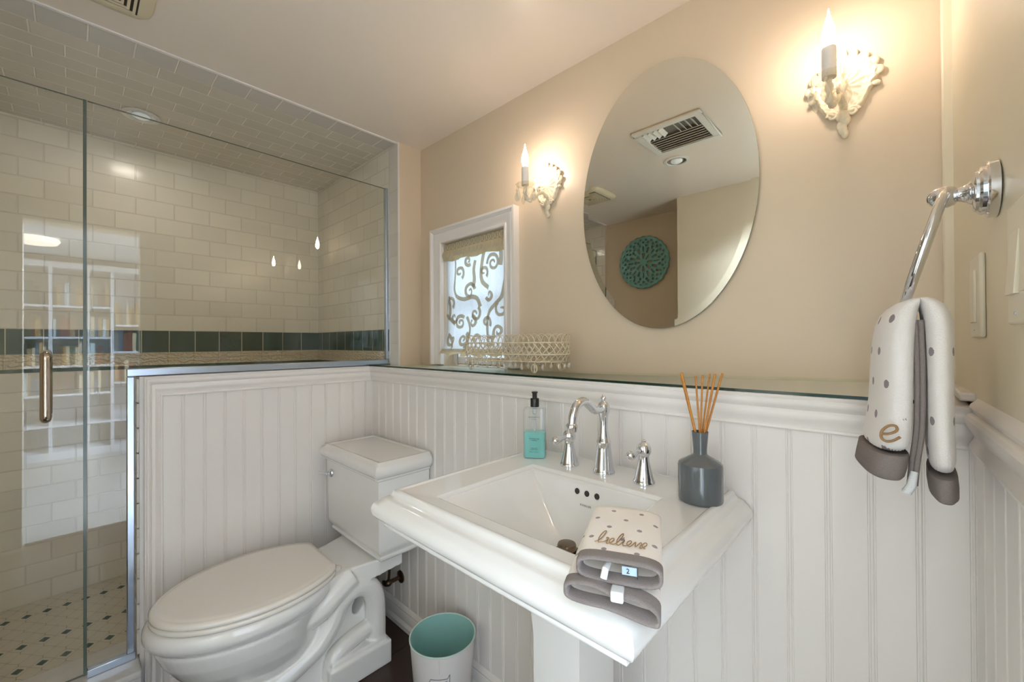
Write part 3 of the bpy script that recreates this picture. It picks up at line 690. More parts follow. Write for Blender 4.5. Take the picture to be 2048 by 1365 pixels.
    for k in range(6):
        a = 2 * PI * k / 6 + 0.4; x, y = cx + 0.031 * math.cos(a), cy + 0.031 * math.sin(a); z = zd - 0.004
        b = MB(); b.tube([(x, y, zd + 0.006), (x, y, z)], 0.0006, 5)
        L = (0.044, 0.034, 0.040, 0.036, 0.046, 0.034)[k]
        b.lathe([(0.0006, 0), (0.0042, -0.004), (0.0030, -0.008), (0.0012, -0.011), (0.0040, -0.016), (0.0078, -0.60 * L - 0.008), (0.0056, -0.80 * L - 0.008), (0.0005, -L - 0.008)], (x, y, z), 8, cap0=True, cap1=True)
        b.build('crystal_drop', M['crystal'], t, angle=5)
    return t
make_sconce(-0.922, -0.938, 'lit candle sconce with crystal drops above the corner of the window', True)
make_sconce(-0.090, -0.104, 'lit candle sconce with crystal drops nearest the towel ring wall', True)
# ------------------------------------------------------------------ wire basket on the ledge
bas = thing('wire_basket', 'cream wire basket with crystal drops on the glass ledge under the window', 'basket', (-0.985, 1.065, ZL))
bcx, bcy, bL, bR = -0.992, 1.066, 0.140, 0.078
def stad(u, off=0.0):
    """stadium curve of the basket wall, u in 0..1"""
    r = bR + off; per = 4 * bL + 2 * PI * r; d = (u % 1.0) * per
    if d < 2 * bL: return (bcx - bL + d, bcy - r)
    d -= 2 * bL
    if d < PI * r: a = -PI / 2 + d / r; return (bcx + bL + r * math.cos(a), bcy + r * math.sin(a))
    d -= PI * r
    if d < 2 * bL: return (bcx + bL - d, bcy + r)
    d -= 2 * bL; a = PI / 2 + d / r; return (bcx - bL + r * math.cos(a), bcy + r * math.sin(a))
def ring(z, r, name, off=0.0):
    MB().tube([(*stad(k / 90, off), z) for k in range(90)], r, 8, closed=True).build(name, M['wire'], bas, angle=60)
zb0, zb1, zb2, zb3 = 1.128, 1.151, 1.189, 1.216
ring(zb2, 0.0022, 'upper_rail'); ring(zb1, 0.0022, 'lower_rail'); ring(zb0, 0.0016, 'bottom_rail', -0.004)
NA = 46
b = MB()
for k in range(NA):
    u0, u1 = k / NA, (k + 2) / NA
    b.tube([(*stad(u0 + (u1 - u0) * (0.5 - 0.5 * math.cos(PI * i / 12))), zb2 + (zb3 - zb2) * math.sin(PI * i / 12)) for i in range(13)], 0.0012, 6)
b.build('rim_loops', M['wire'], bas, angle=60)
b = MB()
for k in range(NA):
    for s in (-1, 1):
        b.tube([(*stad((k + s * 1.3 * i / 6 + 0.5 * math.sin(PI * i / 6) * 0.4) / NA), zb1 + (zb2 - zb1) * i / 6) for i in range(7)], 0.0019, 6)
b.build('lattice_band', M['wire'], bas, angle=60)
b = MB()
for k in range(NA):
    for s in (-1, 1):
        b.tube([(*stad((k + s * 0.8 * i / 5) / NA, -0.004 * i / 5), zb1 - (zb1 - zb0) * i / 5) for i in range(6)], 0.0011, 6)
b.build('lower_loops', M['wire'], bas, angle=60)
b = MB()
for k in range(9): b.tube([(bcx - 0.16 + k * 0.04, bcy - 0.070, zb0), (bcx - 0.16 + k * 0.04, bcy + 0.070, zb0)], 0.0012, 6)
b.build('base_wires', M['wire'], bas)
for sx in (-1, 1):
    for sy in (-1, 1):
        fx, fy = bcx + sx * 0.150, bcy + sy * 0.070
        P = [(fx + sx * 0.012 * math.sin(a), fy, ZL + 0.0155 - 0.0135 * math.cos(a)) for a in [2 * PI * i / 18 for i in range(19)]]
        MB().tube(P + [(fx, fy - sy * 0.003, ZL + 0.020), (fx, fy - sy * 0.003, zb0)], 0.0022, 8).build('curled_foot', M['wire'], bas, angle=60)
ND = 40
for k in range(ND):
    x, y = stad((k + 0.3) / ND, 0.001); L = 0.021 + 0.003 * math.sin(k * 2.3)
    b = MB().tube([(x, y, zb0 + 0.002), (x, y, zb0 - 0.006)], 0.0007, 5)
    b.lathe([(0.0005, -0.005), (0.0036, -0.008), (0.0056, -0.6 * L - 0.003), (0.0044, -0.85 * L - 0.003), (0.0006, -L - 0.003)], (x, y, zb0), 8, cap0=True, cap1=True)
    b.build('crystal_drop', M['crystal'], bas, angle=5)
# ------------------------------------------------------------------ pedestal sink
SX, SZ = -0.5265, 0.8755
sink = thing('pedestal_sink', 'white square pedestal sink with wide moulded rim', 'sink', (SX, 0.72, 0.0))
# boundary parameter of a square ring, corners included
sq = []
for s in range(4):
    for i in range(20):
        t = -1 + 2 * i / 20
        sq.append([(t, -1), (1, t), (-t, 1), (-1, -t)][s])
def rg(x0, x1, y0, y1, z, t=0.0, soft=0.0):
    cx, cy, a, bb = (x0 + x1) / 2, (y0 + y1) / 2, (x1 - x0) / 2, (y1 - y0) / 2; out = []
    for u, v in sq:
        du, dv = u * math.sqrt(1 - v * v / 2), v * math.sqrt(1 - u * u / 2)
        out.append((cx + a * (u + (du - u) * t), cy + bb * (v + (dv - v) * t), z))
    return out
X0, X1, Y0, Y1 = -0.793, -0.260, 0.474, 0.9545
def outer(o, z, soft=0.0): return rg(X0 - o, X1 + o, Y0 - o, Y1, z, soft)
rings = []
# bowl, from the drain outwards and up
DX, DY, DZ = SX, 0.728, SZ - 0.138
ix0, ix1, iy0, iy1 = -0.690, -0.363, 0.522, 0.811
def lerp(a, c, t): return a + (c - a) * t
bowl = []
for s in (0.0, 0.10, 0.18, 0.28, 0.38, 0.48, 0.58, 0.68, 0.78, 0.87, 0.94, 0.98, 1.0):
    e = s ** 0.92
    zz = DZ + (SZ - 0.0150 - DZ) * (0.16 * s + 0.84 * s ** 1.5 if s < 1 else 1)
    k = (1 - s) ** 0.85
    bowl.append(rg(lerp(DX - 0.024, ix0, e), lerp(DX + 0.024, ix1, e), lerp(DY - 0.024, iy0, e), lerp(DY + 0.024, iy1, e ** 0.55), zz, k if s < 1 else 0.03))
rings += bowl
for o, dz, sf in ((0.002, -0.0120, 0.03), (0.004, -0.0110, 0.03), (0.007, -0.0108, 0.03), (0.008, -0.0060, 0.03), (0.010, -0.0034, 0.03), (0.013, -0.0030, 0.03)):
    rings.append(rg(ix0 - o, ix1 + o, iy0 - o, iy1 + o, SZ + dz, sf))
rings.append(outer(-0.010, SZ - 0.0030, 0.01)); rings.append(outer(-0.008, SZ - 0.0027, 0.01)); rings.append(outer(-0.0065, SZ - 0.0008, 0.01)); rings.append(outer(-0.005, SZ, 0.01)); rings.append(outer(-0.001, SZ, 0.01))
for o, dz in ((0.002, -0.001), (0.004, -0.004), (0.0055, -0.0085), (0.0085, -0.0125), (0.014, -0.0150), (0.019, -0.0160), (0.0215, -0.0175), (0.024, -0.0205), (0.030, -0.0250), (0.0345, -0.0310), (0.0370, -0.0385), (0.0370, -0.0460), (0.0345, -0.0540), (0.0295, -0.0610), (0.0230, -0.0660), (0.0180, -0.0690), (0.0165, -0.0715), (0.0175, -0.0745), (0.0170, -0.0790), (0.0140, -0.0815), (0.006, -0.083)):
    rings.append(outer(o, SZ + dz, 0.012))
rings.append(rg(-0.72, -0.33, 0.56, 0.945, SZ - 0.088, 0.15)); rings.append(rg(-0.66, -0.39, 0.62, 0.93, SZ - 0.150, 0.2)); rings.append(rg(-0.605, -0.448, 0.675, 0.86, SZ - 0.185, 0.1)); rings.append(rg(-0.60, -0.453, 0.68, 0.85, SZ - 0.19, 0.1))
MB().loft(rings, cap1=True).build('basin', M['porc'], sink, angle=60)
pr = []
for hw, yf, yb, z in ((0.088, 0.655, 0.86, 0.0), (0.088, 0.655, 0.86, 0.030), (0.082, 0.662, 0.85, 0.045), (0.070, 0.676, 0.838, 0.060), (0.064, 0.684, 0.83, 0.085), (0.0610, 0.688, 0.824, 0.14), (0.0605, 0.688, 0.822, 0.55), (0.066, 0.682, 0.83, 0.63), (0.074, 0.675, 0.84, 0.69)):
    pr.append(rg(SX - 0.003 - hw, SX - 0.003 + hw, yf, yb, z, 0.06))
MB().loft(pr, cap0=True, cap1=True).build('pedestal', M['porc'], sink, angle=50)
dr = MB().lathe([(0.0285, 0.001), (0.0285, 0.003), (0.024, 0.0045), (0.021, 0.003), (0.020, 0.003), (0.0205, 0.015), (0.0190, 0.019), (0.010, 0.0205), (0.0005, 0.021)], (DX, DY, DZ), 32, cap0=True, cap1=True)
dr.build('drain_stopper', M['stopper'], sink)
def bowl_back(x, z):
    """y on the rear face of the bowl at height z, for x near the middle"""
    for r0, r1 in zip(bowl[:-1], bowl[1:]):
        z0, z1 = r0[50][2], r1[50][2]
        if z0 <= z <= z1:
            f = (z - z0) / (z1 - z0); return r0[50][1] + (r1[50][1] - r0[50][1]) * f
    return 0.8
for x in (SX - 0.0265, SX, SX + 0.0265):
    zz = SZ - 0.034; yy = bowl_back(x, zz); sl = (bowl_back(x, zz + 0.006) - bowl_back(x, zz - 0.006)) / 0.012
    nz = Vector((0, -1, sl)).normalized(); tz = Vector((0, sl, 1)).normalized(); tx = Vector((1, 0, 0))
    F = Matrix((tx, tz, nz)).transposed()
    b = MB().lathe([(0.0088, 0.0002), (0.0078, 0.0016), (0.0070, 0.0014), (0.0066, 0.0006)], (x, yy, zz), 24, frame=F, mi=0)
    b.lathe([(0.0068, 0.0008), (0.0001, 0.0008)], (x, yy, zz), 24, frame=F, mi=1)
    b.build('overflow_hole', [M['porc'], M['hole']], sink)
zz = SZ - 0.060; yy = bowl_back(SX, zz); sl = (bowl_back(SX, zz + 0.006) - bowl_back(SX, zz - 0.006)) / 0.012
text('maker_lettering', 'KOHLER', 0.0062, frame4((SX, yy - 0.0016, zz), (1, 0, 0), (0, sl, 1)), M['inkg'], sink, space=1.35)
# ------------------------------------------------------------------ faucet
fa = thing('faucet', 'polished chrome widespread faucet with hooked spout and two levers', 'faucet', (-0.524, 0.876, SZ))
FX, FY = -0.524, 0.878
DK = SZ - 0.0029
b = MB().lathe([(0.0255, 0), (0.0262, 0.004), (0.0255, 0.008), (0.0240, 0.0095), (0.0232, 0.013), (0.0205, 0.035), (0.0175, 0.060), (0.0160, 0.072), (0.0172, 0.0745), (0.0172, 0.0785), (0.0150, 0.0805), (0.0130, 0.090), (0.0105, 0.105), (0.0097, 0.120), (0.0105, 0.134), (0.0122, 0.143), (0.0142, 0.149), (0.0152, 0.156), (0.0142, 0.164), (0.0110, 0.170), (0.0060, 0.173), (0.0045, 0.175), (0.0062, 0.178), (0.0075, 0.181), (0.0060, 0.184), (0.0030, 0.186), (0.0026, 0.189), (0.0004, 0.191)], (FX, FY, DK), 40, cap0=True, cap1=True)
b.build('spout_column', M['chrome'], fa, angle=50)
P = smooth_path([(FX, FY, DK + 0.157), (FX, FY - 0.020, DK + 0.156), (FX, FY - 0.042, DK + 0.158), (FX, FY - 0.064, DK + 0.172), (FX, FY - 0.088, DK + 0.183), (FX, FY - 0.112, DK + 0.177), (FX, FY - 0.126, DK + 0.158), (FX, FY - 0.131, DK + 0.139), (FX, FY - 0.132, DK + 0.132)], 7)
sp = MB().tube(P, [0.0095 if i < 12 else 0.0098 for i in range(len(P))], 18).build('spout', M['chrome'], fa, angle=60)
MB().lathe([(0.0100, 0.018), (0.0128, 0.015), (0.0135, 0.012), (0.0125, 0.008), (0.0115, 0.002), (0.0110, 0.0), (0.008, 0.0)], (FX, FY - 0.132, DK + 0.121), 28, cap1=True).build('aerator', M['chrome'], sp, angle=50)
for hx in (FX - 0.098, FX + 0.104):
    h = MB().lathe([(0.0232, 0), (0.0240, 0.004), (0.0232, 0.0075), (0.0215, 0.009), (0.0205, 0.014), (0.0165, 0.030), (0.0130, 0.046), (0.0112, 0.058), (0.0116, 0.064), (0.0145, 0.067), (0.0162, 0.072), (0.0165, 0.077), (0.0150, 0.084), (0.0110, 0.0895), (0.0062, 0.092), (0.0050, 0.0935), (0.0058, 0.0955), (0.0040, 0.098), (0.0004, 0.099)], (hx, FY - 0.004, DK), 36, cap0=True, cap1=True).build('handle', M['chrome'], fa, angle=50)
    d = Vector((-0.10, -1, -0.10)).normalized(); o = Vector((hx, FY - 0.004, DK + 0.077))
    l = MB().tube([o + d * q for q in (0.012, 0.020, 0.028, 0.036, 0.044, 0.050, 0.056, 0.060, 0.062)], [0.0058, 0.0050, 0.0055, 0.0072, 0.0090, 0.0102, 0.0098, 0.0070, 0.0030], 18).build('lever', M['chrome'], h, angle=60)
# ------------------------------------------------------------------ toilet
TX = -1.5545
toi = thing('toilet', 'white two-piece toilet with moulded tank lid against the knee wall corner', 'toilet', (TX, 0.55, 0.0))
def egg(z, yf, ym, yb, hw, n=64, flat=None, p=2.0):
    out = []
    for k in range(n):
        a = 2 * PI * k / n; c, s = math.cos(a), math.sin(a)
        cc, ss = math.copysign(abs(c) ** (2 / p), c), math.copysign(abs(s) ** (2 / p), s)
        x = TX + hw * ss; y = ym - (ym - yf) * cc if c > 0 else ym - (yb - ym) * cc
        if flat is not None and y > flat: y = flat
        out.append((x, y, z))
    return out
b = MB()
b.loft([egg(0.0, 0.34, 0.50, 0.74, 0.112), egg(0.03, 0.34, 0.50, 0.74, 0.112), egg(0.09, 0.335, 0.50, 0.72, 0.105), egg(0.14, 0.300, 0.47, 0.68, 0.112), egg(0.18, 0.245, 0.44, 0.64, 0.135), egg(0.225, 0.200, 0.43, 0.625, 0.158), egg(0.27, 0.172, 0.42, 0.62, 0.175), egg(0.305, 0.158, 0.42, 0.62, 0.184), egg(0.318, 0.154, 0.42, 0.62, 0.187), egg(0.324, 0.158, 0.42, 0.63, 0.183), egg(0.329, 0.150, 0.42, 0.64, 0.188), egg(0.340, 0.138, 0.42, 0.65, 0.199), egg(0.355, 0.131, 0.42, 0.66, 0.206), egg(0.370, 0.131, 0.42, 0.66, 0.207), egg(0.382, 0.137, 0.42, 0.66, 0.203), egg(0.387, 0.145, 0.42, 0.66, 0.196)], cap0=True, cap1=True)
def slab(hw0, y0, z0, hw1, y1, z1, th0, th1):
    """a tapered block running back: ring of 4 at each end"""
    b.loft([[(TX - hw0, y0, z0 - th0), (TX + hw0, y0, z0 - th0), (TX + hw0, y0, z0), (TX - hw0, y0, z0)], [(TX - hw1, y1, z1 - th1), (TX + hw1, y1, z1 - th1), (TX + hw1, y1, z1), (TX - hw1, y1, z1)]], cap0=True, cap1=True)
slab(0.160, 0.50, 0.384, 0.118, 0.67, 0.386, 0.10, 0.08)
slab(0.118, 0.66, 0.386, 0.150, 0.78, 0.394, 0.075, 0.06)
slab(0.150, 0.77, 0.394, 0.160, 0.865, 0.397, 0.06, 0.05)
web = []
for x in (TX - 0.085, TX + 0.085):
    o_, i_ = [], []
    for k in range(40):
        a = 2 * PI * k / 40; c, s_ = math.cos(a), math.sin(a); q = max(abs(c), abs(s_))
        o_.append((x, 0.708 + 0.090 * c / q, 0.178 + 0.155 * s_ / q)); i_.append((x, 0.724 + 0.021 * c + 0.006 * s_, 0.222 + 0.031 * s_))
    web += [o_, i_] if x < TX else [i_, o_]
b.loft(web, loop=True)
b.box(TX - 0.160, TX + 0.160, 0.590, 0.818, 0.0, 0.085)
b.box(TX - 0.150, TX + 0.150, 0.600, 0.806, 0.08, 0.100)
b.box(TX - 0.125, TX + 0.125, 0.32, 0.62, 0.0, 0.030)
for s in (-1, 1):
    P = smooth_path([(TX + s * 0.085, 0.34, 0.085), (TX + s * 0.098, 0.46, 0.115), (TX + s * 0.108, 0.56, 0.165), (TX + s * 0.112, 0.612, 0.225), (TX + s * 0.112, 0.640, 0.280), (TX + s * 0.112, 0.690, 0.310), (TX + s * 0.112, 0.742, 0.297), (TX + s * 0.112, 0.772, 0.250), (TX + s * 0.112, 0.778, 0.17), (TX + s * 0.112, 0.778, 0.05)], 6)
    b.tube(P, [0.036] * 12 + [0.037] * (len(P) - 12), 14)
    P = smooth_path([(TX + s * 0.112, 0.612, 0.02), (TX + s * 0.114, 0.622, 0.10), (TX + s * 0.112, 0.690, 0.130), (TX + s * 0.108, 0.770, 0.14)], 6)
    b.tube(P, 0.030, 12)
    P = smooth_path([(TX + s * 0.105, 0.46, 0.27), (TX + s * 0.115, 0.56, 0.285), (TX + s * 0.112, 0.625, 0.320), (TX + s * 0.108, 0.69, 0.352)], 6)
    b.tube(P, 0.042, 12)
bo = b.build('bowl', M['porc'], toi, angle=180)
rm = bo.modifiers.new('remesh', 'REMESH'); rm.mode = 'VOXEL'; rm.voxel_size = 0.0036; rm.use_smooth_shade = True
sm = bo.modifiers.new('smooth', 'SMOOTH'); sm.factor = 0.6; sm.iterations = 7
st = MB().loft([egg(0.3885, 0.150, 0.42, 0.68, 0.199, flat=0.628), egg(0.392, 0.146, 0.42, 0.68, 0.203, flat=0.630), egg(0.400, 0.146, 0.42, 0.68, 0.203, flat=0.630), egg(0.403, 0.150, 0.42, 0.68, 0.200, flat=0.628)], cap0=True, cap1=True).build('seat', M['seat'], toi, angle=60)
MB().loft([egg(0.4035, 0.152, 0.42, 0.68, 0.197, flat=0.629), egg(0.407, 0.147, 0.42, 0.68, 0.202, flat=0.631), egg(0.414, 0.146, 0.42, 0.68, 0.203, flat=0.632), egg(0.420, 0.151, 0.42, 0.68, 0.199, flat=0.630), egg(0.4225, 0.158, 0.42, 0.68, 0.192, flat=0.628), egg(0.4220, 0.1605, 0.42, 0.678, 0.1895, flat=0.627), egg(0.4235, 0.163, 0.42, 0.676, 0.187, flat=0.626), egg(0.4240, 0.180, 0.42, 0.65, 0.172, flat=0.615)], cap0=True, cap1=True).build('seat_lid', M['seat'], toi, angle=60)
for s in (-1, 1):
    MB().lathe([(0.017, 0), (0.017, 0.006), (0.012, 0.010), (0.0005, 0.011)], (TX + s * 0.085, 0.640, 0.386), 20, sx=1.0, sy=1.2, cap0=True).build('seat_hinge', M['seat'], toi)
def trg(o, z, yb=0.952, hw=0.2175, yf=0.733, soft=0.02): return rg(TX - hw - o, TX + hw + o, yf - o, yb, z, soft)
TZ = 0.768
MB().loft([trg(-0.020, TZ - 0.003, 0.935), trg(-0.012, TZ - 0.003, 0.943), trg(-0.010, TZ - 0.001, 0.945), trg(-0.006, TZ, 0.949), trg(0.0, TZ), trg(0.003, TZ - 0.002), trg(0.004, TZ - 0.006), trg(0.008, TZ - 0.0085), trg(0.0135, TZ - 0.014), trg(0.0175, TZ - 0.023), trg(0.0185, TZ - 0.032), trg(0.0165, TZ - 0.042), trg(0.011, TZ - 0.051), trg(0.005, TZ - 0.056), trg(0.002, TZ - 0.058), trg(0.002, TZ - 0.065), trg(-0.002, TZ - 0.068), trg(-0.01, TZ - 0.068)], cap0=True, cap1=True).build('tank_lid', M['porc'], toi, angle=55)
MB().loft([trg(-0.003, TZ - 0.0685), trg(-0.004, 0.66), trg(-0.0065, 0.46), trg(-0.0085, 0.444), trg(-0.018, 0.432), trg(-0.0195, 0.424), trg(-0.017, 0.421), trg(-0.017, 0.414), trg(-0.022, 0.406), trg(-0.035, 0.3985)], cap0=True, cap1=True).build('tank', M['porc'], toi, angle=40)
lv = MB().lathe([(0.0165, 0.0), (0.0165, -0.004), (0.0125, -0.009), (0.008, -0.011), (0.0075, -0.018), (0.0005, -0.019)], (TX - 0.165, 0.7345, 0.655), 24, axis='y', cap0=True)
lv.tube([(TX - 0.165, 0.718, 0.655), (TX - 0.180, 0.713, 0.653), (TX - 0.205, 0.709, 0.650), (TX - 0.222, 0.708, 0.649)], [0.005, 0.0045, 0.0055, 0.006], 12)
o = lv.build('flush_lever', M['chrome'], toi, angle=60); o['label'] = 'chrome flush lever'
# shut-off valve on the wall behind
va = thing('supply_valve', 'aged brass shut-off valve on the wainscot under the toilet tank', 'valve', (-1.57, YW, 0.19))
MB().lathe([(0.026, 0.0), (0.025, -0.005), (0.014, -0.010), (0.010, -0.012)], (-1.560, YW - 0.0005, 0.195), 24, axis='y', cap0=True).build('escutcheon', M['bronze'], va)
b = MB().tube([(-1.560, YW - 0.010, 0.195), (-1.560, YW - 0.055, 0.193)], 0.0085, 14)
b.ell((-1.560, YW - 0.060, 0.193), 0.014, 0.016, 0.014, 16, 10)
b.build('body', M['bronze'], va)
MB().lathe([(0.004, 0.0), (0.017, 0.004), (0.0195, 0.008), (0.017, 0.012), (0.004, 0.015)], (-1.572, YW - 0.078, 0.190), 18, axis='y', cap0=True, cap1=True, sx=1.1, sy=0.6).build('handle', M['bronze'], va)
MB().tube(smooth_path([(-1.560, YW - 0.060, 0.200), (-1.560, YW - 0.055, 0.240), (-1.570, YW - 0.050, 0.30), (-1.585, YW - 0.050, 0.35), (-1.590, YW - 0.050, 0.3975)], 6), 0.0055, 10).build('supply_line', M['bronze'], va)
# ------------------------------------------------------------------ trash can
can = thing('trash_can', 'round white waste can with an aqua inside on the floor by the sink', 'trash can', (-1.094, 0.826, 0.0))
CXc, CYc, CH, CR0, CR1 = -1.094, 0.826, 0.243, 0.084, 0.1045
MB().lathe([(CR0, 0.0), (CR0 + 0.001, 0.002), (CR1, CH - 0.004)], (CXc, CYc, 0.0), 64, cap0=True).build('body', M['can'], can)
MB().lathe([(0.0005, 0.006), (CR0 - 0.003, 0.006), (CR1 - 0.0025, CH - 0.003)], (CXc, CYc, 0.0), 64).build('lining', M['aquain'], can)
MB().tube([(CXc + CR1 * math.cos(2 * PI * k / 72), CYc + CR1 * math.sin(2 * PI * k / 72), CH - 0.002) for k in range(72)], 0.0026, 8, closed=True).build('rim', M['aquarim'], can, angle=60)
def canpt(a, z, o=0.0008):
    r = CR0 + (CR1 - CR0) * z / CH + o; return (CXc + r * math.cos(a), CYc + r * math.sin(a), z)
b = MB(); A0 = math.radians(-44)
def cl(seq, w):
    P = []
    for (a, z), (a2, z2) in zip(seq[:-1], seq[1:]): P += [canpt(A0 + a + (a2 - a) * i / 6, z + (z2 - z) * i / 6) for i in range(6)]
    P.append(canpt(A0 + seq[-1][0], seq[-1][1])); b.tube(P, w, 6)
for k, w in ((0.0, 0.0011), (0.012, 0.0007)):
    h, zt, zb = 0.33 - k * 8, 0.178 - k, 0.055 + k
    cl([(-h, zb), (-h, zt - 0.02), (-h + 0.07, zt - 0.006), (0, zt - 0.006), (h - 0.07, zt - 0.006), (h, zt + 0.006 if not k else zt), (h, zb), (-h, zb)], w)
b.build('printed_frame', M['inkg'], can)
b = MB(); b.tube([canpt(A0 + 0.02, 0.19), canpt(A0 + 0.02, 0.236)], 0.0014, 6); b.build('seam', M['can'], can)
# ------------------------------------------------------------------ things on the sink deck
so = thing('soap_bottle', 'clear pump bottle half full of aqua soap on the sink corner', 'soap bottle', (-0.731, 0.872, SZ))
d = Vector((0.685, -0.728, 0)); u = Vector((0.728, 0.685, 0)).normalized()
n_ = Vector((0.55, -0.835, 0)).normalized(); u = Vector((-n_.y, n_.x, 0)); so_c = Vector((-0.739, 0.876, DK))
def sring(a, bb, z, p=7.0, n=40):
    out = []
    for k in range(n):
        t = 2 * PI * k / n; c, s = math.cos(t), math.sin(t); q = (abs(c) ** p + abs(s) ** p) ** (-1 / p)
        v = so_c + u * (a * c * q) + n_ * (bb * s * q); out.append((v.x, v.y, DK + z))
    return out
HB = 0.136
MB().loft([sring(0.0285, 0.0185, 0.0), sring(0.0302, 0.0202, 0.002), sring(0.0305, 0.0205, 0.006), sring(0.0305, 0.0205, HB - 0.006), sring(0.0295, 0.0195, HB - 0.001), sring(0.026, 0.017, HB), sring(0.013, 0.012, HB + 0.001, 2.5), sring(0.012, 0.012, HB + 0.003, 2.0)], cap0=True, cap1=True).build('bottle', M['bottle'], so, angle=40)
MB().loft([sring(0.0280, 0.018, 0.002), sring(0.0292, 0.0192, 0.006), sring(0.0292, 0.0192, 0.072)], cap0=True, cap1=True).build('liquid', M['soap'], so, angle=40)
MB().lathe([(0.0025, 0.06), (0.0025, 0.118), (0.006, 0.121), (0.0062, 0.134)], (so_c.x, so_c.y, DK), 16, cap0=True, cap1=True).build('dip_tube', M['tube'], so)
MB().lathe([(0.0120, HB + 0.003), (0.0120, HB + 0.0245), (0.0108, HB + 0.0265), (0.0066, HB + 0.0275), (0.0066, HB + 0.0385), (0.0075, HB + 0.040), (0.0088, HB + 0.0425), (0.0086, HB + 0.0445), (0.004, HB + 0.0455), (0.0005, HB + 0.0455)], (so_c.x, so_c.y, DK), 28, cap0=True, cap1=True).build('pump', M['black'], so)
def stxt(body, z, size, space=1.0):
    p = so_c + n_ * 0.0208; text('label_print', body, size, frame4((p.x, p.y, DK + z), u, (0, 0, 1)), M['ink'], so, extrude=0.0001, space=space)
stxt("PECKSNIFF'S", 0.113, 0.0050, 1.15); stxt('ENGLAND', 0.1075, 0.0024, 1.3)
stxt('MANDARIN LIME', 0.0545, 0.0033, 1.1); stxt('& NEROLI', 0.0500, 0.0033, 1.1)
stxt('FINE LIQUID', 0.0290, 0.0028, 1.1); stxt('HAND WASH', 0.0252, 0.0028, 1.1); stxt('500 ml  16.9 fl oz', 0.0190, 0.0034)
di = thing('reed_diffuser_bottle', 'grey ceramic diffuser bottle on the right back corner of the sink', 'diffuser bottle', (-0.292, 0.856, SZ))
dx, dy = -0.2935, 0.858
MB().lathe([(0.0380, 0.0), (0.0410, 0.002), (0.0418, 0.006), (0.0418, 0.070), (0.0405, 0.0745), (0.0365, 0.078), (0.0150, 0.0905), (0.0128, 0.0930), (0.0126, 0.100), (0.0154, 0.134), (0.0158, 0.1365), (0.0146, 0.1370), (0.0118, 0.110), (0.0005, 0.108)], (dx, dy, DK), 56, cap0=True).build('bottle', M['slate'], di, angle=28)
# reeds fan out of the neck: (screen-right offset, toward camera, height) of each tip
rt = Vector((0.728, 0.685, 0)); fw = Vector((-0.685, 0.728, 0))
REED = [(-0.0375, -0.004, 0.254, 0.0026, 'thickest amber reed leaning furthest to the left in the grey bottle'), (-0.034, 0.010, 0.252, 0.0020, 'amber reed leaning left just behind the thickest one'),
        (-0.0045, 0.008, 0.247, 0.0019, 'shortest amber reed standing nearly upright left of centre'), (0.0030, -0.006, 0.250, 0.0018, 'thin amber reed standing upright in the middle of the bunch'),
        (0.0250, 0.010, 0.251, 0.0018, 'amber reed leaning right behind its neighbours'), (0.0290, -0.004, 0.252, 0.0024, 'amber reed second from the right of the bunch'), (0.0475, 0.004, 0.252, 0.0022, 'amber reed leaning furthest to the right in the grey bottle')]
for k, (a, c, h, r, lab) in enumerate(REED):
    base = Vector((dx, dy, DK + 0.1105)) + rt * (a * 0.10) + fw * (0.003 * math.sin(k * 2.1)); tip = Vector((dx, dy, DK + h)) + rt * a + fw * c
    tag(MB().tube([base, base.lerp(tip, 0.5), tip], r, 8).build('diffuser_reed', M['reed']), lab, 'reed', 'reeds in the grey diffuser bottle')
# ------------------------------------------------------------------ folded hand towels on the sink front
def folded(name, label, c0, ang, W, L, H, z0, shape, cloth, hemlen=0.016):
    """a towel folded to a flat sleeve; c0 = front centre; shape(s,f) bends it"""
    ca, sa = math.cos(ang), math.sin(ang); ax = Vector((ca, sa, 0)); ay = Vector((-sa, ca, 0))
    t = thing(name, label, 'towel', (c0[0], c0[1], z0)); n = 48
    def sec(f, ins, grow=0.0):
        out = []; p = 3.6
        for k in range(n):
            a = 2 * PI * k / n; c, s = math.cos(a), math.sin(a); q = (abs(c) ** p + abs(s) ** p) ** (-1 / p)
            x = (W / 2 - ins + grow) * c * q; z = H / 2 + (H / 2 - ins + grow) * s * q
            dz, dw = shape(x / (W / 2), f, s * q); P = Vector((c0[0], c0[1], z0)) + ax * (x * dw) + ay * (f * L); P.z += z + dz; out.append(tuple(P))
        return out
    hl = hemlen / L; th = 0.0062
    MB().loft([sec(hl, th)] + [sec(f, 0.0005) for f in (hl, 0.2, 0.35, 0.5, 0.65, 0.8, 0.9, 0.96)] + [sec(0.985, 0.004), sec(1.0, 0.011)], cap1=True).build('cloth', cloth, t, angle=70, fix=True)
    MB().loft([sec(0.25, th), sec(hl, th), sec(0.012, th - 0.001), sec(0.0, th - 0.0022), sec(-0.008, 0.0028), sec(0.0, 0.0), sec(0.02, -0.0005), sec(hl, -0.0005), sec(hl + 0.004, 0.0012)]).build('hem', M['hem'], t, angle=70)
    MB().loft([sec(0.26, th + 0.0002), sec(hl * 0.9, th + 0.0002)]).build('lining', M['tcloth'], t, angle=70)
    return t, ax, ay, sec
A1 = math.radians(23)
U1, V1 = (math.cos(A1), math.sin(A1), 0), (-math.sin(A1), math.cos(A1), 0)
d1 = dots_mat('dotted_terry_upper', (238, 229, 219), (150, 140, 138), (-0.245, 0.44, 0.9), U1, V1, 0.040, 0.056, 0.0034)
d2 = dots_mat('dotted_terry_lower', (236, 229, 222), (150, 140, 138), (-0.235, 0.42, 0.9), U1, V1, 0.042, 0.056, 0.0034)
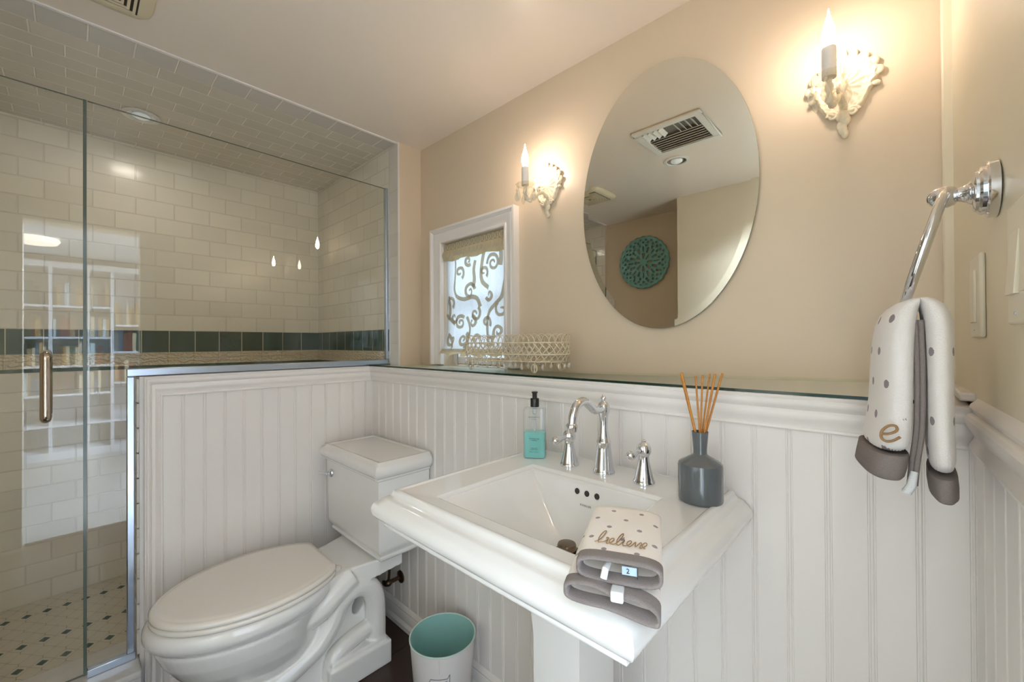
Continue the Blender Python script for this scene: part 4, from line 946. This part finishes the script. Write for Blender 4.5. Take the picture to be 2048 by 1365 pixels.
def bend_low(x, f, s):
    k = max(0.0, 1 - f / 0.55)
    dz = -0.016 * k * k * max(0, (x + 0.2) / 1.2) ** 1.5 - 0.004 * k * k
    dz += (-0.006 if s > 0 else 0.0) * k * math.exp(-((x - 0.05) / 0.28) ** 2)
    return dz, 1.0
lowT, ax, ay, sec = folded('folded_towel', 'lower folded dotted towel draping over the front corner of the sink', (-0.252, 0.434), A1, 0.112, 0.160, 0.028, SZ + 0.0005, bend_low, d2)
c = Vector((-0.252, 0.434, SZ + 0.011)) + ax * 0.008 + ay * (-0.0016)
MB().box(-0.0075, 0.0075, -0.0025, 0.016, 0.0195 - 0.022, 0.0285 - 0.018).build('wrapped_loop', M['band'], lowT, bevel=0.002)
o = lowT.children[-1]
for v in o.data.vertices: v.co = c + ax * v.co.x + ay * v.co.y + Vector((0, 0, v.co.z))
A2 = math.radians(24)
upT, ax, ay, sec = folded('folded_towel', 'upper folded dotted towel embroidered in tan, on top of another', (-0.2485, 0.447), A2, 0.101, 0.158, 0.030, SZ + 0.028, lambda x, f, s: (-0.006 * max(0, 1 - f * 2.0) * (1 if s < 2 else 1), 1.0), d1)
F = Vector((-0.2485, 0.447, SZ + 0.028))
b = MB(); b.box(0.004, 0.022, 0.006, 0.0068, 0.0095, 0.0195, 0); b.box(0.0215, 0.0228, 0.0045, 0.0062, 0.007, 0.0200, 1)
b.v = [tuple(F + ax * x + ay * y + Vector((0, 0, z - 0.005))) for x, y, z in b.v]; b.build('care_tag', [M['tag'], M['black']], upT)
text('tag_print', '2', 0.0085, frame4(tuple(F + ax * 0.011 + ay * 0.0052 + Vector((0, 0, 0.0095))), ax, (0, 0, 1)), M['black'], upT)
b = MB(); b.tube([F + ax * -0.012 + ay * 0.012 + Vector((0, 0, 0.013)), F + ax * -0.015 + ay * 0.001 + Vector((0, 0, 0.0105)), F + ax * -0.017 + ay * -0.003 + Vector((0, 0, 0.0005))], [0.003, 0.0042, 0.0042], 10)
b.build('hanging_loop', M['band'], upT)
def script_word(origin, X, Y, N, h, r, name, m, parent, word='believe'):
    """cursive embroidery, one looping thread per letter group"""
    X, Y, N = Vector(X), Vector(Y), Vector(N); O = Vector(origin); pts = []; x = 0.0
    def loop(x, w, tall, n=14):
        out = []
        for i in range(n + 1):
            t = i / n * 2 * PI
            out.append((x + w * (t / (2 * PI)) * 0.75 + w * 0.42 * math.sin(t), tall * (0.5 - 0.5 * math.cos(t))))
        return out
    if word == 'e': pts = [(0.0, 0.42), (0.35, 0.48), (0.62, 0.72), (0.50, 0.98), (0.20, 0.95), (-0.02, 0.60), (0.05, 0.18), (0.32, 0.0), (0.62, 0.10), (0.86, 0.36)]; x = 0.7
    for ch in ('' if word == 'e' else word):
        if ch == 'b':
            pts += loop(x, 0.55, 2.1); x += 0.45; pts += [(x + 0.30, 0.25), (x + 0.42, 0.6), (x + 0.22, 0.95), (x + 0.45, 0.85)]; x += 0.55
        elif ch == 'l': pts += loop(x, 0.5, 2.0); x += 0.5
        elif ch == 'e': pts += loop(x, 0.62, 0.95); x += 0.55
        elif ch == 'i': pts += [(x, 0.0), (x + 0.18, 0.85), (x + 0.20, 0.3), (x + 0.32, 0.02)]; x += 0.4
        elif ch == 'v': pts += [(x, 0.2), (x + 0.15, 0.85), (x + 0.32, 0.05), (x + 0.52, 0.85), (x + 0.66, 0.7)]; x += 0.7
    W = x
    P = smooth_path([O + X * ((px - W / 2 + py * 0.25) * h) + Y * (py * h) + N * 0.0006 for px, py in pts], 3)
    b = MB().tube(P, r, 6)
    if 'i' in word:
        q = O + X * ((0.5 * 0 + 2.35 - W / 2) * h) + Y * (1.3 * h) + N * 0.0006; b.ell(q, r * 1.3, r * 1.3, r, 8, 6)
    return b.build(name, m, parent, angle=80)
# thread lies on the top face near the front edge
script_word(F + ay * 0.030 + Vector((0, 0, 0.0275)), ax, ay + Vector((0, 0, 0.05)), (0, 0, 1), 0.0150, 0.0006, 'embroidery', M['thread'], upT)
# ------------------------------------------------------------------ towel ring and hanging towel
S = 1.164; RX, RY, RZ = 0.0905, 0.805, 1.381
def q3(x, y, z): return (RX + (x - 0.078) * S, RY + (y - 0.692) * S, RZ + (z - 1.354) * S)
def sz(v): return [a * S for a in v]
tr = thing('towel_ring', 'polished chrome towel ring with round stepped rosette on the cream wall', 'towel ring', (RX, RY, RZ))
MB().lathe([(a * S, c * S) for a, c in [(0.0305, -0.0003), (0.0305, -0.0075), (0.0290, -0.0090), (0.0265, -0.0092), (0.0262, -0.0125), (0.0240, -0.0145), (0.0222, -0.0147), (0.0218, -0.0170), (0.0190, -0.0185), (0.0165, -0.0190), (0.0135, -0.0200), (0.0100, -0.0230), (0.0080, -0.0280), (0.0078, -0.0300), (0.0088, -0.0310)]], (RX, RY, RZ), 48, axis='x', cap0=True).build('rosette', M['chrome'], tr, angle=30)
MB().lathe([(a * S, c * S) for a, c in [(0.0082, -0.0300), (0.0105, -0.0325), (0.0122, -0.0375), (0.0122, -0.0425), (0.0108, -0.0480), (0.0080, -0.0520), (0.0045, -0.0545), (0.0005, -0.0550)]], (RX, RY, RZ), 32, axis='x').build('post', M['chrome'], tr, angle=50)
ra, rbz = 0.062, 0.062
tilt = math.radians(15.5); top = Vector((RX - 0.0400 * S, RY, RZ + 0.004 * S))
def ringpt(a, r=0.0645 * S):
    """the ring hangs from the post; its foot swings away from the wall"""
    yy = r * math.sin(a); zz = -r * 1.02 + r * 1.02 * math.cos(a)
    return Vector((top.x + zz * math.sin(tilt), top.y - yy, top.z + zz * math.cos(tilt)))
MB().tube([ringpt(2 * PI * k / 72) for k in range(72)], 0.0048 * S, 14, closed=True).build('ring', M['chrome'], tr, angle=60)
ht = thing('hanging_towel', 'white terry hand towel with grey dots and grey hems hung on the ring', 'towel', (0.014, RY, 1.00))
rb = ringpt(PI)     # foot of the ring
d3 = dots_mat('dotted_terry_hanging', (236, 231, 228), (142, 132, 136), (0.035, 0.745, 1.0), (-0.55, 0.83, 0.0), (0, 0, 1), 0.051, 0.087, 0.0056)
def lobe(path, hx, hy, yaw, p=2.6, n=32):
    """rings down a hanging fold: path of (x,y,z), half sizes, yaw of the section"""
    out = []
    for (x, y, z), a, bb, w in zip([q3(*p) for p in path], sz(hx), sz(hy), yaw):
        cw, sw = math.cos(w), math.sin(w); ring = []
        for k in range(n):
            t = 2 * PI * k / n; c, s = math.cos(t), math.sin(t); q = (abs(c) ** p + abs(s) ** p) ** (-1 / p)
            px, py = a * c * q, bb * s * q; ring.append((x + px * cw - py * sw, y + px * sw + py * cw, z))
        out.append(ring)
    return out
zt = 1.354 + (rb.z - RZ) / S
LP = [(0.013, 0.690, zt + 0.006), (0.006, 0.690, zt + 0.004), (-0.004, 0.690, zt - 0.010), (-0.008, 0.690, zt - 0.035), (-0.010, 0.690, zt - 0.08), (-0.011, 0.688, zt - 0.12), (-0.014, 0.686, zt - 0.150), (-0.018, 0.684, zt - 0.173)]
RP = [(0.014, 0.690, zt + 0.006), (0.022, 0.690, zt + 0.005), (0.029, 0.690, zt - 0.008), (0.031, 0.690, zt - 0.03), (0.031, 0.690, zt - 0.08), (0.031, 0.690, zt - 0.13), (0.032, 0.690, zt - 0.16), (0.033, 0.690, zt - 0.192)]
LH = ([0.004, 0.009, 0.015, 0.016, 0.016, 0.016, 0.0165, 0.018], [0.040, 0.050, 0.056, 0.060, 0.062, 0.062, 0.062, 0.060], [0.10, 0.12, 0.14, 0.16, 0.18, 0.18, 0.2, 0.22])
RH = ([0.004, 0.009, 0.0125, 0.013, 0.0125, 0.012, 0.012, 0.0115], [0.040, 0.050, 0.056, 0.060, 0.062, 0.062, 0.062, 0.062], [0.0] * 8)
b = MB().loft(lobe(LP, *LH), cap0=True, cap1=True); b.loft(lobe(RP, *RH), cap0=True, cap1=True)
b.build('cloth', d3, ht, angle=80, sub=1)
for P, H, dz, dx in ((LP, LH, 0.026, -0.004), (RP, RH, 0.024, 0.001)):
    e = P[-1]; a, bb, w = H[0][-1], H[1][-1], H[2][-1]
    pa = [(e[0], e[1], e[2] + 0.002), (e[0], e[1], e[2]), (e[0] + dx * 0.5, e[1], e[2] - dz * 0.5), (e[0] + dx, e[1], e[2] - dz + 0.003), (e[0] + dx, e[1], e[2] - dz)]
    MB().loft(lobe(pa, [a + 0.0002, a + 0.0006, a + 0.001, a + 0.0005, a - 0.002], [bb + 0.0002, bb + 0.0006, bb + 0.001, bb + 0.0005, bb - 0.002], [w] * 5), cap0=True, cap1=True).build('hem', M['hem'], ht, angle=60)
b = MB()
for x in (0.0120, 0.0165): b.tube(smooth_path([q3(*p) for p in [(x, 0.650, zt - 0.02), (x + 0.001, 0.644, zt - 0.08), (x, 0.645, zt - 0.14), (x - 0.004, 0.648, zt - 0.18), (x - 0.006, 0.650, zt - 0.206)]], 5), 0.003, 8)
b.build('side_hem', M['hem'], ht, angle=70)
MB().tube([q3(*p) for p in [(0.010, 0.647, zt - 0.190), (0.0075, 0.643, zt - 0.205), (0.004, 0.642, zt - 0.212), (0.000, 0.643, zt - 0.212)]], [0.004, 0.005, 0.0055, 0.003], 10).build('hanging_loop', M['band'], ht, angle=70)
# the letter on the left fold, on the side turned to the room
script_word(q3(-0.012, 0.6225, zt - 0.155), (0.985, -0.12, 0), (0, 0, 1), (-0.2, -1, 0), 0.0215, 0.0016, 'embroidery', M['thread'], ht, 'e')
# ------------------------------------------------------------------ switches on the right wall
XS = 0.075
def switch(y0, y1, z0, z1, label, kind, rock):
    t = thing('light_switch', label, 'light switch', (XS + (1.178 - (y0 + y1) / 2) * 0.042, (y0 + y1) / 2, z0))
    MB().box(XS - 0.0065, XS - 0.0002, y0, y1, z0, z1).build('plate', M['plate'], t, bevel=0.003, seg=3)
    for a, c in rock:
        if kind == 'slide':
            MB().box(XS - 0.0095, XS - 0.006, a, c, z0 + 0.022, z1 - 0.022).build('rocker', M['plate'], t, bevel=0.0015)
        else:
            b = MB(); za, zb = z0 + 0.032, z1 - 0.032
            b.loft([[(XS - 0.0064, a, za), (XS - 0.0110, a, za), (XS - 0.0070, a, zb), (XS - 0.0064, a, zb)], [(XS - 0.0064, c, za), (XS - 0.0110, c, za), (XS - 0.0070, c, zb), (XS - 0.0064, c, zb)]], cap0=True, cap1=True)
            b.build('rocker', M['plate'], t, bevel=0.001)
        MB().lathe([(0.0022, -0.0075), (0.0022, -0.0064)], (XS, (a + c) / 2, z0 + 0.012), 10, axis='x', cap0=True).build('screw', M['satin'], t)
    for o in t.children: splay(o)
switch(0.878, 0.952, 1.192, 1.313, 'ivory switch plate on the cream wall behind the towel ring', 'slide', [(0.899, 0.931)])
switch(0.602, 0.722, 1.205, 1.336, 'ivory double switch plate on the cream wall nearest the doorway', 'rock', [(0.672, 0.706), (0.618, 0.652)])
# ------------------------------------------------------------------ behind the camera: wall medallion, next room shelves
md = thing('wall_medallion', 'round pierced teal medallion on the far wall, seen in the mirror', 'wall decoration', (-1.415, -0.66, 1.60))
mx, mz = -1.415, 1.188 + 0.605
MB_ = MB(); RN, AN, R0 = 26, 144, 0.196
def keep(i, k):
    r = (i + 0.5) / RN; a = (k + 0.5) / AN * 2 * PI
    if r < 0.10: return True
    if r > 0.93: return True
    s8, s16, s24 = math.cos(8 * a), math.cos(16 * a), math.cos(24 * a)
    if 0.14 < r < 0.36 and s8 > 0.45 - 0.3 * math.sin((r - 0.14) / 0.22 * PI): return False
    if 0.40 < r < 0.56 and s16 > 0.3 and s8 < 0.75: return False
    if 0.42 < r < 0.62 and s8 > 0.90: return False
    if 0.60 < r < 0.70 and s16 < -0.2: return False
    if 0.74 < r < 0.80 and s24 > 0.1: return False
    if 0.84 < r < 0.90 and s24 < -0.3: return False
    return True
vs = []
for i in range(RN + 1):
    for k in range(AN):
        a = 2 * PI * k / AN; r = R0 * i / RN * (1 + (0.018 * math.cos(24 * a) if i == RN else 0)); vs.append((mx + r * math.cos(a), -0.640, mz + r * math.sin(a)))
fs = [(i * AN + k, i * AN + (k + 1) % AN, (i + 1) * AN + (k + 1) % AN, (i + 1) * AN + k) for i in range(RN) for k in range(AN) if keep(i, k)]
MB_.add(vs, fs); o = MB_.build('fretwork', M['teal'], md)
sd = o.modifiers.new('thick', 'SOLIDIFY'); sd.thickness = 0.010; sd.offset = 0
MB().lathe([(0.012, -0.6595), (0.012, -0.645)], (mx, 0, mz), 12, axis='y').build('hanger', M['dark'], md)
bk = thing('bookcase', 'tall white bookcase in the next room, reflected in the shower glass', 'bookcase', (2.95, 0.1, 0.0))
KX0, KX1 = 2.75, 3.22
cols_y = [-1.0, -0.36, -0.155, 0.115, 0.305, 0.62, 1.2]
for i, y in enumerate(cols_y): MB().box(KX0, KX1, y - 0.014, y + 0.014, 0.0, 2.0).build('upright', M['paintw'], bk, bevel=0.002)
MB().box(KX1 - 0.015, KX1, -1.0, 1.2, 0.0, 2.0).build('back_panel', M['paintw'], bk)
MB().box(KX0 - 0.02, KX1, -1.02, 1.22, 2.0, 2.06).build('cornice', M['paintw'], bk, bevel=0.004)
MB().box(KX0 + 0.01, KX1, -1.0, 1.2, 0.0, 0.08).build('plinth', M['paintw'], bk)
levels = {}
for i in range(6):
    y0, y1 = cols_y[i] + 0.014, cols_y[i + 1] - 0.014
    zs = [0.36, 0.68, 0.98, 1.28, 1.61] if i != 4 else [0.36, 0.78, 1.12, 1.42]
    levels[i] = [0.08] + zs
    for z in zs: MB().box(KX0, KX1 - 0.015, y0, y1, z - 0.022, z).build('shelf', M['paintw'], bk)
pal = [mat('book_cloth_' + n, c, 0.7, vary=0.08, scale=40.0) for n, c in (('tan', (176, 146, 104)), ('brown', (104, 72, 52)), ('cream', (222, 206, 172)), ('blue', (70, 92, 118)), ('red', (130, 60, 50)), ('green', (76, 92, 70)), ('ochre', (190, 150, 84)), ('grey', (140, 138, 134)), ('pale', (196, 214, 218)), ('dark', (50, 46, 48)))]
names = ['tan', 'brown', 'cream', 'blue', 'red', 'green', 'ochre', 'grey', 'pale blue', 'black']
bays = {1: 'leftmost bay', 2: 'second bay', 3: 'third bay', 4: 'right bay'}
rnd = random.Random(5)
proto = {}
for i in (1, 2, 3, 4):
    for li, z in enumerate(levels[i]):
        if z < 0.6 or z > 1.7: continue
        y = cols_y[i] + 0.018; ye = cols_y[i + 1] - 0.018 - (0.05 if (i + li) % 3 == 0 else 0.0)
        while True:
            wd = rnd.uniform(0.020, 0.040); h = rnd.uniform(0.17, 0.245); dp = rnd.uniform(0.14, 0.18)
            if y + wd > ye: break
            c = rnd.randrange(10); b = MB(); b.box(KX0 + 0.02, KX0 + 0.02 + dp, y, y + wd - 0.001, z + 0.0005, z + h)
            o = b.build('book', pal[c], bevel=0.002)
            tag(o, '%s book standing in the %s of the reflected bookcase, shelf %s' % (names[c], bays[i], ['', 'low', 'below eye level', 'at eye level', 'above eye level', 'near the top'][min(li, 5)]), 'book', 'books in the reflected bookcase')
            y += wd
cl = tag(MB().lathe([(0.14, 0.0), (0.15, -0.02), (0.13, -0.05), (0.0005, -0.06)], (1.9, -0.22, ZC), 32, cap0=True).build('ceiling_lamp', emit_mat('next_room_lamp', (255, 246, 228), 6.0)), 'round lit ceiling lamp of the next room, reflected in the shower glass', 'ceiling light')
